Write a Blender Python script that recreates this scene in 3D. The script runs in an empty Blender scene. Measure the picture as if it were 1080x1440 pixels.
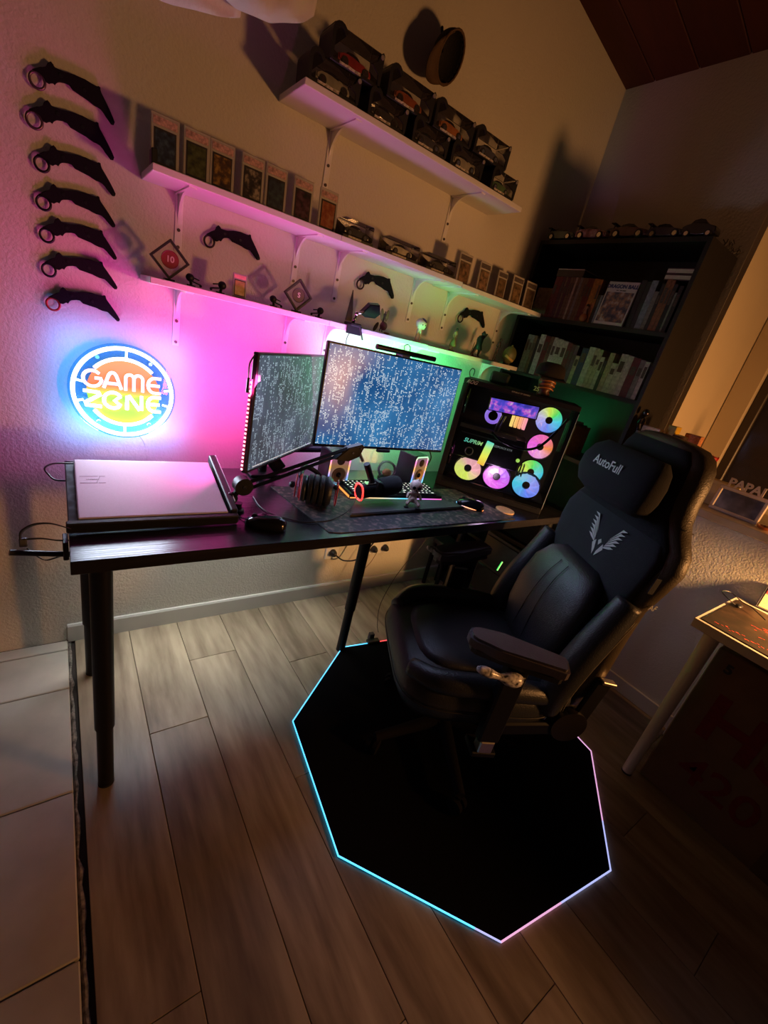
import bpy, bmesh, math, random
from mathutils import Vector, Matrix, Euler
from math import sin, cos, pi, radians as RAD
random.seed(7)
S = bpy.context.scene
COL = S.collection

# ---------------------------------------------------------------- camera
cam = bpy.data.cameras.new('camera'); camo = bpy.data.objects.new('camera', cam); COL.objects.link(camo)
right = Vector((0.80500357, -0.54995268, 0.22253381))
down = Vector((-0.04478634, -0.43035985, -0.90154566))
fwd = Vector((0.59157707, 0.715781, -0.37107159))
m = Matrix.Identity(4)
for i in range(3):
    m[i][0] = right[i]; m[i][1] = -down[i]; m[i][2] = -fwd[i]
m[2][3] = 1.40
camo.matrix_world = m
cam.sensor_fit = 'VERTICAL'; cam.sensor_height = 24; cam.lens = 606.216 / 1440 * 24
cam.clip_start = 0.02
S.camera = camo

# ---------------------------------------------------------------- world, exposure, lights
w = bpy.data.worlds.new('night_room'); S.world = w; w.use_nodes = True
w.node_tree.nodes['Background'].inputs[0].default_value = (0.55, 0.30, 0.20, 1)
w.node_tree.nodes['Background'].inputs[1].default_value = 0.035
S.view_settings.view_transform = 'Standard'; S.view_settings.look = 'None'
S.view_settings.exposure = 0; S.view_settings.gamma = 1; S.view_settings.use_curve_mapping = False
S.cycles.use_denoising = True
S.cycles.max_bounces = 6

def lamp(name, kind, loc, power, color, size=0.05, aim=None, size_y=None, spread=None):
    l = bpy.data.lights.new(name, kind); l.energy = power; l.color = color
    if kind == 'AREA':
        l.size = size
        if size_y: l.shape = 'RECTANGLE'; l.size_y = size_y
        if spread: l.spread = RAD(spread)
    else:
        l.shadow_soft_size = size
    o = bpy.data.objects.new(name, l); COL.objects.link(o); o.location = loc
    if aim is not None:
        d = Vector(aim) - Vector(loc); o.rotation_euler = d.to_track_quat('-Z', 'Y').to_euler()
    return o

# warm lamp of the room, to the right of and behind the camera
rl = lamp('room_lamp', 'SPOT', (2.21, -1.00, 1.10), 112, (1.0, 0.43, 0.13), 0.12, aim=(1.15, 1.73, 0.35))
rl.data.spot_size = RAD(135); rl.data.spot_blend = 1.0
# shaded lamp standing on the white table, its cone points down and away from the upper wall
tl_ = lamp('table_lamp', 'SPOT', (2.16, -0.30, 1.02), 135, (1.0, 0.50, 0.17), 0.04, aim=(1.55, 1.73, 0.12))
tl_.data.spot_size = RAD(62); tl_.data.spot_blend = 0.6
# light strips stuck on the back of the monitors
lamp('pink_strip_light', 'AREA', (0.60, 1.44, 1.12), 5.0, (1.0, 0.045, 0.48), 0.36, aim=(0.58, 1.73, 1.20), size_y=0.40)
lamp('pink_edge_light', 'AREA', (0.405, 1.205, 1.08), 2.2, (1.0, 0.10, 0.45), 0.03, aim=(0.0, 1.60, 1.25), size_y=0.30)
lamp('violet_strip_light', 'AREA', (0.93, 1.40, 1.18), 3.4, (0.62, 0.42, 1.0), 0.30, aim=(0.93, 1.73, 1.2), size_y=0.26)
lamp('green_strip_light', 'AREA', (1.24, 1.42, 1.20), 3.6, (0.06, 1.0, 0.20), 0.25, aim=(1.32, 1.73, 1.24), size_y=0.24, spread=140)
lamp('green_case_light', 'AREA', (1.975, 1.40, 1.17), 0.35, (0.05, 1.0, 0.30), 0.12, aim=(2.25, 1.25, 1.24), size_y=0.12)
lamp('neon_sign_glow', 'AREA', (0.172, 1.662, 1.03), 1.8, (0.08, 0.36, 1.0), 0.37, aim=(0.172, 1.73, 1.03))
lamp('neon_sign_front', 'AREA', (0.172, 1.682, 1.03), 7.5, (0.75, 0.85, 1.0), 0.28, aim=(0.172, 1.2, 0.95))
lamp('desk_back_fill_light', 'AREA', (0.50, 1.615, 0.772), 1.8, (0.94, 0.95, 0.84), 0.95, aim=(0.50, 1.54, 0.0), size_y=0.03, spread=72)  # added unseen fill for wall and floor below the desk, no strip there
lamp('monitor_light', 'AREA', (0.99, 1.23, 1.17), 1.7, (0.55, 0.62, 1.0), 0.5, aim=(1.02, 0.4, 0.80), size_y=0.3)
lamp('sill_warm_light', 'POINT', (2.42, 0.20, 1.16), 0.7, (1.0, 0.50, 0.16), 0.03)  # small warm point light above the sill, no candle modelled

# ---------------------------------------------------------------- materials
MC = {}
def M(name, base=(0.5,0.5,0.5), rough=0.6, metal=0.0, emit=None, es=1.0, nscale=0, nvar=0.15, bump=0, bscale=80, alpha=None, coat=0, spec=None):
    if name in MC: return MC[name]
    mt = bpy.data.materials.new(name); mt.use_nodes = True
    N = mt.node_tree.nodes; L = mt.node_tree.links; b = N['Principled BSDF']
    b.inputs['Base Color'].default_value = (*base, 1); b.inputs['Roughness'].default_value = rough
    b.inputs['Metallic'].default_value = metal
    if coat: b.inputs['Coat Weight'].default_value = coat
    if spec is not None: b.inputs['Specular IOR Level'].default_value = spec
    if emit:
        b.inputs['Emission Color'].default_value = (*emit, 1); b.inputs['Emission Strength'].default_value = es
    tc = N.new('ShaderNodeTexCoord')
    if nscale:
        n = N.new('ShaderNodeTexNoise'); n.inputs['Scale'].default_value = nscale; n.inputs['Detail'].default_value = 4
        L.new(tc.outputs['Object'], n.inputs['Vector'])
        r = N.new('ShaderNodeValToRGB')
        r.color_ramp.elements[0].position = 0.3; r.color_ramp.elements[1].position = 0.7
        r.color_ramp.elements[0].color = (*[c*(1-nvar) for c in base], 1)
        r.color_ramp.elements[1].color = (*[min(1, c*(1+nvar)) for c in base], 1)
        L.new(n.outputs['Fac'], r.inputs['Fac']); L.new(r.outputs['Color'], b.inputs['Base Color'])
    if bump:
        n2 = N.new('ShaderNodeTexNoise'); n2.inputs['Scale'].default_value = bscale; n2.inputs['Detail'].default_value = 3
        L.new(tc.outputs['Object'], n2.inputs['Vector'])
        bp = N.new('ShaderNodeBump'); bp.inputs['Strength'].default_value = bump; bp.inputs['Distance'].default_value = 0.004
        L.new(n2.outputs['Fac'], bp.inputs['Height']); L.new(bp.outputs['Normal'], b.inputs['Normal'])
    if alpha is not None: b.inputs['Alpha'].default_value = alpha
    MC[name] = mt
    return mt

def newmat(name):
    mt = bpy.data.materials.new(name); mt.use_nodes = True; MC[name] = mt
    return mt, mt.node_tree.nodes, mt.node_tree.links

def glassmat(name, tint=(1,1,1), gl=0.08, body=None, bodyfac=0.0, rough=0.03):
    mt, N, L = newmat(name); N.remove(N['Principled BSDF']); out = N['Material Output']
    t = N.new('ShaderNodeBsdfTransparent'); t.inputs[0].default_value = (*tint, 1)
    g = N.new('ShaderNodeBsdfGlossy'); g.inputs['Roughness'].default_value = rough
    fr = N.new('ShaderNodeFresnel'); fr.inputs['IOR'].default_value = 1.35
    mx = N.new('ShaderNodeMixShader'); L.new(fr.outputs[0], mx.inputs[0]); L.new(t.outputs[0], mx.inputs[1]); L.new(g.outputs[0], mx.inputs[2])
    last = mx
    if bodyfac:
        d = N.new('ShaderNodeBsdfDiffuse'); d.inputs[0].default_value = (*body, 1)
        m2 = N.new('ShaderNodeMixShader'); m2.inputs[0].default_value = bodyfac
        L.new(mx.outputs[0], m2.inputs[1]); L.new(d.outputs[0], m2.inputs[2]); last = m2
    L.new(last.outputs[0], out.inputs['Surface'])
    return mt

WALL = M('plaster_wall', (0.66, 0.62, 0.56), 0.75, bump=0.55, bscale=120, nscale=2, nvar=0.03)
WHITE = M('white_board', (0.78, 0.76, 0.74), 0.45, nscale=8, nvar=0.02)
BASEW = M('white_baseboard', (0.62, 0.60, 0.57), 0.5, nscale=6, nvar=0.03)
BLACKP = M('black_plastic', (0.012, 0.012, 0.014), 0.45, nscale=30, nvar=0.1)
BLACKM = M('black_metal', (0.005, 0.005, 0.007), 0.45, metal=0.0, spec=0.3, nscale=20, nvar=0.1)
BLACKG = M('black_gloss', (0.008, 0.008, 0.010), 0.15, nscale=5, nvar=0.1)
BLACKMATTE = M('black_matte', (0.010, 0.009, 0.011), 0.9, bump=0.2, bscale=300, spec=0.1)
CHROME = M('chrome', (0.7, 0.68, 0.66), 0.15, metal=1.0, nscale=20, nvar=0.05)
STEEL = M('brushed_steel', (0.55, 0.50, 0.42), 0.3, metal=1.0, nscale=60, nvar=0.1)
LEATHER = M('black_leather', (0.022, 0.024, 0.028), 0.36, bump=0.35, bscale=260, nscale=6, nvar=0.15)
LEATHERO = M('outer_leather', (0.055, 0.042, 0.026), 0.42, bump=0.3, bscale=240, nscale=6, nvar=0.15)
FABRIC = M('charcoal_fabric', (0.022, 0.024, 0.031), 0.95, bump=0.5, bscale=600, nscale=10, nvar=0.2)
FABRICD = M('black_fabric', (0.008, 0.008, 0.011), 0.95, bump=0.5, bscale=600, nscale=10, nvar=0.2)
PRINTW = M('white_print', (0.55, 0.55, 0.52), 0.6, nscale=30, nvar=0.05)
RUBBER = M('rubber', (0.01, 0.01, 0.01), 0.8, nscale=40, nvar=0.1)
CLEAR = glassmat('clear_plastic')
CASEP = glassmat('slab_plastic', body=(0.62, 0.58, 0.56), bodyfac=0.62)
BLIST = glassmat('blister_plastic', body=(0.16, 0.14, 0.13), bodyfac=0.09)
PCGLASS = glassmat('smoked_glass', tint=(0.86, 0.86, 0.86))
DOME = glassmat('globe_glass', body=(0.5, 0.48, 0.5), bodyfac=0.15)

def wood(name, c1, c2, rough, stretch=(14, 0.9, 14), rnd=0.35, grain=0.6, knots=True):
    mt, N, L = newmat(name); b = N['Principled BSDF']; b.inputs['Roughness'].default_value = rough
    tc = N.new('ShaderNodeTexCoord'); oi = N.new('ShaderNodeObjectInfo')
    ad = N.new('ShaderNodeVectorMath'); ad.operation = 'ADD'
    cmb = N.new('ShaderNodeCombineXYZ')
    mu = N.new('ShaderNodeMath'); mu.operation = 'MULTIPLY'; mu.inputs[1].default_value = 37
    L.new(oi.outputs['Random'], mu.inputs[0]); L.new(mu.outputs[0], cmb.inputs[0]); L.new(mu.outputs[0], cmb.inputs[1])
    L.new(tc.outputs['Object'], ad.inputs[0]); L.new(cmb.outputs[0], ad.inputs[1])
    mp = N.new('ShaderNodeMapping'); mp.inputs['Scale'].default_value = stretch; L.new(ad.outputs[0], mp.inputs['Vector'])
    n = N.new('ShaderNodeTexNoise'); n.inputs['Scale'].default_value = 1.0; n.inputs['Detail'].default_value = 8; n.inputs['Distortion'].default_value = 1.2
    L.new(mp.outputs[0], n.inputs['Vector'])
    n2 = N.new('ShaderNodeTexNoise'); n2.inputs['Scale'].default_value = 6.0; n2.inputs['Detail'].default_value = 6
    L.new(mp.outputs[0], n2.inputs['Vector'])
    mix = N.new('ShaderNodeMix'); mix.data_type = 'FLOAT'; mix.inputs[0].default_value = 0.35
    L.new(n.outputs['Fac'], mix.inputs[2]); L.new(n2.outputs['Fac'], mix.inputs[3])
    r = N.new('ShaderNodeValToRGB'); r.color_ramp.elements[0].position = 0.36; r.color_ramp.elements[1].position = 0.62
    r.color_ramp.elements[0].color = (*c1, 1); r.color_ramp.elements[1].color = (*c2, 1)
    L.new(mix.outputs[0], r.inputs['Fac'])
    hs = N.new('ShaderNodeHueSaturation'); ma = N.new('ShaderNodeMapRange')
    ma.inputs['To Min'].default_value = 1 - rnd; ma.inputs['To Max'].default_value = 1 + rnd * 0.4
    L.new(oi.outputs['Random'], ma.inputs['Value']); L.new(ma.outputs[0], hs.inputs['Value'])
    L.new(r.outputs['Color'], hs.inputs['Color']); L.new(hs.outputs[0], b.inputs['Base Color'])
    bp = N.new('ShaderNodeBump'); bp.inputs['Strength'].default_value = grain; bp.inputs['Distance'].default_value = 0.001
    L.new(n2.outputs['Fac'], bp.inputs['Height']); L.new(bp.outputs['Normal'], b.inputs['Normal'])
    return mt
OAK = wood('oak_laminate', (0.17, 0.125, 0.085), (0.42, 0.34, 0.245), 0.36, stretch=(6, 0.9, 6), rnd=0.20)
DESKM = wood('black_wood', (0.005, 0.005, 0.006), (0.018, 0.016, 0.020), 0.25, stretch=(1.0, 22, 22), rnd=0.0, grain=0.5)
CEILM = wood('stained_ceiling', (0.060, 0.011, 0.005), (0.075, 0.014, 0.006), 0.7, stretch=(2, 12, 12), rnd=0.2)
SHELFB = wood('black_brown_veneer', (0.006, 0.004, 0.004), (0.010, 0.007, 0.006), 0.6, stretch=(16, 16, 1.2), rnd=0.1)
TILE = M('stone_tile', (0.46, 0.42, 0.37), 0.35, nscale=7, nvar=0.14, bump=0.4, bscale=14)
TABLEW = M('white_table', (0.62, 0.56, 0.48), 0.4, nscale=5, nvar=0.04)
CARD = M('cardboard', (0.17, 0.10, 0.055), 0.85, nscale=12, nvar=0.12)

def artmat(name, cols, scale=40, rough=0.4, kind='noise', rot=0.0):
    mt, N, L = newmat(name); b = N['Principled BSDF']; b.inputs['Roughness'].default_value = rough
    tc = N.new('ShaderNodeTexCoord'); ad = N.new('ShaderNodeVectorMath'); ad.operation = 'ADD'; ad.inputs[1].default_value = (rot, rot*1.7, rot*0.3)
    L.new(tc.outputs['Object'], ad.inputs[0])
    n = N.new('ShaderNodeTexNoise') if kind == 'noise' else N.new('ShaderNodeTexVoronoi')
    n.inputs['Scale'].default_value = scale
    L.new(ad.outputs[0], n.inputs['Vector'])
    r = N.new('ShaderNodeValToRGB'); r.color_ramp.interpolation = 'LINEAR'
    e = r.color_ramp.elements
    k = len(cols)
    while len(e) < k: e.new(0.5)
    for i, c in enumerate(cols):
        e[i].position = (0.32 + 0.36 * i / (k-1)) if kind == 'noise' else (0.05 + 0.7*i/(k-1)); e[i].color = (*c, 1)
    L.new(n.outputs['Fac' if kind == 'noise' else 'Distance'], r.inputs['Fac']); L.new(r.outputs['Color'], b.inputs['Base Color'])
    return mt

# ---------------------------------------------------------------- mesh helpers
def B(): return bmesh.new()
def xf(loc=(0,0,0), rot=(0,0,0), sc=(1,1,1)):
    return Matrix.Translation(loc) @ Euler(rot).to_matrix().to_4x4() @ Matrix.Diagonal((*sc, 1))
def box(bm, c, s, rot=(0,0,0), bev=0, seg=1):
    r = bmesh.ops.create_cube(bm, size=1, matrix=xf(c, rot, s))
    if bev:
        es = list({e for v in r['verts'] for e in v.link_edges})
        bmesh.ops.bevel(bm, geom=es, offset=bev, segments=seg, affect='EDGES', profile=0.5)
    return bm
def box2(bm, x0, x1, y0, y1, z0, z1, bev=0, seg=1):
    return box(bm, ((x0+x1)/2, (y0+y1)/2, (z0+z1)/2), (abs(x1-x0), abs(y1-y0), abs(z1-z0)), bev=bev, seg=seg)
def cyl(bm, c, r, h, rot=(0,0,0), r2=None, n=20):
    bmesh.ops.create_cone(bm, cap_ends=True, segments=n, radius1=r, radius2=r if r2 is None else r2, depth=h, matrix=xf(c, rot))
    return bm
def rod(bm, a, b, r, r2=None, n=12):
    a = Vector(a); b = Vector(b); d = b - a
    q = d.to_track_quat('Z', 'Y').to_matrix().to_4x4()
    bmesh.ops.create_cone(bm, cap_ends=True, segments=n, radius1=r, radius2=r if r2 is None else r2, depth=d.length, matrix=Matrix.Translation((a+b)/2) @ q)
    return bm
def ball(bm, c, r, rot=(0,0,0), n=16):
    s = (r, r, r) if isinstance(r, (int, float)) else r
    bmesh.ops.create_uvsphere(bm, u_segments=n, v_segments=max(6, n//2+2), radius=1, matrix=xf(c, rot, s))
    return bm
def sweep(bm, pts, r, n=8, closed=False):
    pts = [Vector(p) for p in pts]
    if not isinstance(r, (list, tuple)): pts = [p for i, p in enumerate(pts) if i == 0 or (p-pts[i-1]).length > 1e-7]
    k = len(pts); rings = []
    up = Vector((0.123, 0.31, 0.94)).normalized(); prev = None
    for i, p in enumerate(pts):
        if closed: t = pts[(i+1) % k] - pts[i-1]
        else: t = pts[min(i+1, k-1)] - pts[max(i-1, 0)]
        t.normalize()
        if prev is None: a = t.cross(up); a = a if a.length > 1e-3 else t.cross(Vector((1,0,0)))
        else: a = prev - t * prev.dot(t)
        a.normalize(); prev = a; b = t.cross(a)
        rr = r[i] if isinstance(r, (list, tuple)) else r
        rings.append([bm.verts.new(p + (a*cos(2*pi*j/n) + b*sin(2*pi*j/n))*rr) for j in range(n)])
    for i in range(k if closed else k-1):
        A = rings[i]; Bq = rings[(i+1) % k]
        off = 0
        if closed and i == k-1:
            off = min(range(n), key=lambda o: (A[0].co - Bq[o].co).length)
        for j in range(n):
            bm.faces.new((A[j], A[(j+1) % n], Bq[(j+1+off) % n], Bq[(j+off) % n]))
    if not closed:
        bm.faces.new(list(reversed(rings[0]))); bm.faces.new(rings[-1])
    return bm
def smooth_path(pts, n=6):
    P = [Vector(p) for p in pts]; out = []
    for i in range(len(P)-1):
        p0 = P[max(i-1, 0)]; p1 = P[i]; p2 = P[i+1]; p3 = P[min(i+2, len(P)-1)]
        for j in range(n):
            t = j / n
            out.append(0.5*((2*p1) + (p2-p0)*t + (2*p0-5*p1+4*p2-p3)*t*t + (3*p1-p0-3*p2+p3)*t**3))
    out.append(P[-1]); return out
def prism(bm, pts, d0, d1, mat=None, bev=0):
    """outline in (a,b); extruded from depth d0 to d1; mat maps (a, depth, b) -> local"""
    mat = mat or Matrix.Identity(4)
    f0 = [bm.verts.new(mat @ Vector((a, d0, b))) for a, b in pts]
    f1 = [bm.verts.new(mat @ Vector((a, d1, b))) for a, b in pts]
    k = len(pts)
    A = bm.faces.new(f0); Bf = bm.faces.new(list(reversed(f1)))
    sides = [bm.faces.new((f0[(i+1) % k], f0[i], f1[i], f1[(i+1) % k])) for i in range(k)]
    if bev:
        es = list({e for f in (A, Bf) for e in f.edges})
        bmesh.ops.bevel(bm, geom=es, offset=bev, segments=2, affect='EDGES')
    bmesh.ops.recalc_face_normals(bm, faces=bm.faces[:])
    return bm
def lathe(bm, prof, c=(0,0,0), n=24, rot=(0,0,0), caps=True):
    mt = xf(c, rot); rings = []
    for r, z in prof:
        rings.append([bm.verts.new(mt @ Vector((r*cos(2*pi*j/n), r*sin(2*pi*j/n), z))) for j in range(n)])
    for i in range(len(rings)-1):
        for j in range(n):
            bm.faces.new((rings[i][j], rings[i][(j+1) % n], rings[i+1][(j+1) % n], rings[i+1][j]))
    if caps:
        bm.faces.new(list(reversed(rings[0]))); bm.faces.new(rings[-1])
    return bm
def loft(bm, secs, n=28, mat=None):
    """secs: (cx, cy, cz, rx, ry, exponent) rings in xy planes stacked along z"""
    mat = mat or Matrix.Identity(4); rings = []
    for cx, cy, cz, rx, ry, e in secs:
        ring = []
        for j in range(n):
            t = 2*pi*j/n; c_, s_ = cos(t), sin(t)
            x = rx * math.copysign(abs(c_)**(2/e), c_); y = ry * math.copysign(abs(s_)**(2/e), s_)
            ring.append(bm.verts.new(mat @ Vector((cx+x, cy+y, cz))))
        rings.append(ring)
    for i in range(len(rings)-1):
        for j in range(n):
            bm.faces.new((rings[i][j], rings[i][(j+1) % n], rings[i+1][(j+1) % n], rings[i+1][j]))
    bm.faces.new(list(reversed(rings[0]))); bm.faces.new(rings[-1])
    bmesh.ops.recalc_face_normals(bm, faces=bm.faces[:])
    return bm
def obj(name, bm, mat, parent=None, loc=(0,0,0), rot=(0,0,0), smooth=False, sub=0, **props):
    me = bpy.data.meshes.new(name); bm.to_mesh(me); bm.free()
    if mat: me.materials.append(mat)
    if smooth:
        for p in me.polygons: p.use_smooth = True
    o = bpy.data.objects.new(name, me); COL.objects.link(o); o.location = loc; o.rotation_euler = rot
    if parent: o.parent = parent
    if sub:
        md = o.modifiers.new('sub', 'SUBSURF'); md.levels = sub; md.render_levels = sub
    if smooth == 'auto':
        md = o.modifiers.new('edge', 'EDGE_SPLIT'); md.split_angle = RAD(40)
    for k, v in props.items(): o[k] = v
    return o
def tag(o, label, cat, group=None):
    o['label'] = label; o['category'] = cat
    if group: o['group'] = group
    return o
def thing(name, label, cat, loc=(0,0,0), rot=(0,0,0), group=None):
    o = bpy.data.objects.new(name, None); COL.objects.link(o); o.empty_display_size = 0.05
    o.location = loc; o.rotation_euler = rot
    return tag(o, label, cat, group)
def struct(name, bm, mat, parent=None, **k):
    o = obj(name, bm, mat, parent, **k)
    if not parent: o['kind'] = 'structure'
    return o
def copy_thing(src, loc, rot=None, label=None, scale=None):
    r = src.copy(); COL.objects.link(r); r.location = loc
    if rot is not None: r.rotation_euler = rot
    if scale is not None: r.scale = scale if isinstance(scale, tuple) else (scale,)*3
    if label: r['label'] = label
    for ch in list(src.children):
        c = ch.copy(); COL.objects.link(c); c.parent = r
        for g in list(ch.children):
            d = g.copy(); COL.objects.link(d); d.parent = c
    return r
def text(name, s, size, mat, parent, loc, rot, ext=0.0006, bevel=0, shear=0, align='CENTER', sx=1.0, stroke=0.0):
    cu = bpy.data.curves.new(name, 'FONT'); cu.body = s; cu.size = size; cu.extrude = ext; cu.align_x = align; cu.align_y = 'CENTER'; cu.shear = shear
    cu.bevel_depth = bevel; cu.offset = stroke; cu.resolution_u = 4
    t = bpy.data.objects.new('tmp_text', cu); COL.objects.link(t)
    dg = bpy.context.evaluated_depsgraph_get(); me = bpy.data.meshes.new_from_object(t.evaluated_get(dg)); me.name = name
    bpy.data.objects.remove(t); bpy.data.curves.remove(cu)
    me.materials.clear(); me.materials.append(mat)
    o = bpy.data.objects.new(name, me); COL.objects.link(o); o.location = loc; o.rotation_euler = rot; o.scale = (sx, 1, 1)
    if parent: o.parent = parent
    return o
def skin(name, joints, edges, mat, parent=None, loc=(0,0,0), rot=(0,0,0), sub=1, scale=1.0):
    """joints: list of (x,y,z,r); one continuous skinned surface"""
    me = bpy.data.meshes.new(name); me.from_pydata([Vector(j[:3])*scale for j in joints], edges, []); 
    o = bpy.data.objects.new(name, me); COL.objects.link(o)
    md = o.modifiers.new('skin', 'SKIN'); md.use_smooth_shade = True
    for i, j in enumerate(joints):
        v = me.skin_vertices[0].data[i]; v.radius = (j[3]*scale, j[3]*scale); v.use_root = (i == 0)
    ms = o.modifiers.new('sub', 'SUBSURF'); ms.levels = sub; ms.render_levels = sub
    dg = bpy.context.evaluated_depsgraph_get(); m2 = bpy.data.meshes.new_from_object(o.evaluated_get(dg)); m2.name = name
    bpy.data.objects.remove(o); bpy.data.meshes.remove(me)
    m2.materials.clear(); m2.materials.append(mat)
    o = bpy.data.objects.new(name, m2); COL.objects.link(o); o.location = loc; o.rotation_euler = rot
    if parent: o.parent = parent
    return o

# ================================================================ ROOM
YW = 1.73; XW = 2.27
struct('wall_back', box2(B(), -1.6, XW+0.5, YW, YW+0.12, 0, 3.6), WALL)
# right wall: low part below the window, high part behind the bookcase, lintel
WR = struct('wall_right', box2(B(), XW, XW+0.62, 0.89, YW, 0, 3.0), WALL)
struct('wall_right_low', box2(B(), XW, XW+0.62, -0.4, 0.89, 0, 0.985), WALL)
struct('wall_right_lintel', box2(B(), XW, XW+0.62, -0.4, 0.89, 2.35, 3.0), WALL)
# sloped ceiling, dark stained boards
CE = bpy.data.objects.new('ceiling', None); COL.objects.link(CE); CE['kind'] = 'structure'
sl = math.atan(0.18); cb = box(B(), (0, 0, 0), (4.6, 0.188, 0.03), bev=0.003)
first = obj('ceiling_board', cb, CEILM, CE)
for i in range(17):
    o = first if i == 0 else first.copy()
    if i: COL.objects.link(o); o.parent = CE
    o.location = (XW - 2.0*cos(sl), YW + 0.05 - 0.094 - 0.192*i, 2.745 + 2.0*sin(sl)*1.0); o.rotation_euler = (0, sl, 0)
# floor: slab, oak laminate planks, stone tiles on the left, dark joint between them
FL = struct('floor', box2(B(), -1.6, XW+0.1, -1.5, YW, -0.06, -0.012), M('subfloor', (0.03,0.022,0.018), 0.9, nscale=20, nvar=0.3))
pw = 0.19
mesh_pl = None
for i in range(12):
    x = 0.002 + i*pw
    off = [0.0, 0.55, 0.25, 0.9, 0.4, 0.75, 0.1, 0.6, 0.3, 0.95, 0.5, 0.15][i]
    y = YW + off - 1.28 - 0.0
    ys = [YW, YW-0.02-off if off > 0.05 else YW-1.28]
    while ys[-1] > -1.4: ys.append(ys[-1]-1.28)
    for a, b in zip(ys[:-1], ys[1:]):
        b = max(b, -1.48)
        wd = min(pw-0.0016, XW - x)
        bm = box(B(), (0, 0, 0), (wd, a-b-0.0016, 0.012), bev=0.0012)
        obj('plank', bm, OAK, FL, loc=(x+wd/2, (a+b)/2, -0.006))
ty = [YW, 1.672, 1.462, 1.045, 0.63, 0.215, -0.2, -0.62, -1.04, -1.48]
for k in range(4):
    x1 = -0.022 - 0.42*k; x0 = x1 - 0.417
    for a, b in zip(ty[:-1], ty[1:]):
        obj('tile', box(B(), (0,0,0), (x1-x0, a-b-0.004, 0.016), bev=0.003), TILE, FL, loc=((x0+x1)/2, (a+b)/2, -0.006))
# jagged filler left in the joint between tile and laminate
bm = B(); random.seed(3); pts = []
y = YW
while y > -0.6:
    pts.append((-0.016 + random.uniform(-0.003, 0.004), y, -0.0105)); y -= 0.035
sweep(bm, pts, [0.006 + random.uniform(-0.003, 0.003) for _ in pts], n=5)
struct('floor_joint', bm, M('joint_filler', (0.16, 0.14, 0.12), 0.5, nscale=90, nvar=0.8), FL)
# baseboards
bm = B(); prism(bm, [(0, 0), (0.012, 0), (0.012, 0.072), (0.008, 0.08), (0, 0.08)], 0, 1.94+0.35, Matrix(((0,1,0,-0.02),(-1,0,0,YW),(0,0,1,0),(0,0,0,1))))
struct('baseboard_back', bm, BASEW)
struct('baseboard_right', box2(B(), XW-0.012, XW, -0.4, 0.90, 0.0, 0.075, bev=0.002), BASEW)
# window in the right wall: deep sill, jamb lining, frame, glass
struct('window_sill', box2(B(), XW-0.02, 2.76, -0.4, 0.888, 0.985, 1.02, bev=0.004), M('sill_board', (0.55, 0.45, 0.32), 0.3, nscale=8, nvar=0.15), None)
JAMB = M('cream_jamb', (0.70, 0.60, 0.44), 0.55, nscale=3, nvar=0.03)
struct('trim_1', box2(B(), XW+0.001, 2.74, 0.868, 0.889, 1.02, 2.35), JAMB)
W1 = bpy.data.objects.new('window_1', None); COL.objects.link(W1); W1['kind'] = 'structure'
obj('window_frame', box2(B(), 2.74, 2.80, 0.76, 0.868, 1.02, 2.35, bev=0.006), JAMB, W1)
obj('window_frame', box2(B(), 2.74, 2.80, -0.4, 0.76, 1.02, 1.07, bev=0.006), JAMB, W1)
obj('sash_frame', box2(B(), 2.76, 2.80, 0.715, 0.76, 1.07, 2.35, bev=0.005), M('dark_sash', (0.05,0.038,0.03), 0.4, nscale=10, nvar=0.2), W1)
obj('window_pane', box2(B(), 2.785, 2.792, -0.4, 0.715, 1.07, 2.35), glassmat('window_glass', tint=(0.5, 0.45, 0.45), rough=0.12, body=(0.10, 0.085, 0.085), bodyfac=0.35), W1)
# draped pale fabric by the ceiling, top left
dr = thing('fabric_drape', 'pale fabric swags hanging at the very top left of the frame', 'drape', (0.1, 1.15, 2.9))
CLOTH = M('pale_cloth', (0.62, 0.58, 0.60), 0.9, bump=0.4, bscale=60, nscale=5, nvar=0.06)
def swag(x0, x1, zb, y, parent, sag, R):
    """gathered cloth panel: scalloped hem, folds, rounded lower roll"""
    bm = B(); nx, nz = 40, 14; rows = []
    for k in range(nz+1):
        q = k/nz; row = []
        for i in range(nx+1):
            t = i/nx; d = 1 - (2*t-1)**2
            x = x0 + (x1-x0)*t; z = zb - sag*d + q*(0.42 + sag*d)
            belly = R*sin(pi*min(1.0, q*1.15+0.02))*0.9*(0.4+0.6*d)
            row.append(bm.verts.new((x, y - belly + 0.012*sin(9*t*pi + q*3) * (0.3+0.7*q), z)))
        rows.append(row)
    for a, b in zip(rows[:-1], rows[1:]):
        for i in range(nx): bm.faces.new((a[i], a[i+1], b[i+1], b[i]))
    o = obj('swag', bm, CLOTH, parent, loc=(-0.1, -1.15, -2.9), smooth=True)
    md = o.modifiers.new('thick', 'SOLIDIFY'); md.thickness = 0.012; md.offset = 1
    return o
swag(-0.15, 0.32, 1.905, 1.20, dr, 0.050, 0.07)
swag(0.15, 0.46, 1.968, 1.18, dr, 0.060, 0.08)
bm = B(); rod(bm, (-0.03, 0.05, 0.22), (-0.03, 0.05, -0.66), 0.004); rod(bm, (0.22, 0.03, 0.18), (0.22, 0.03, -0.58), 0.004)
obj('hanging_cord', bm, CLOTH, dr)

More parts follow.
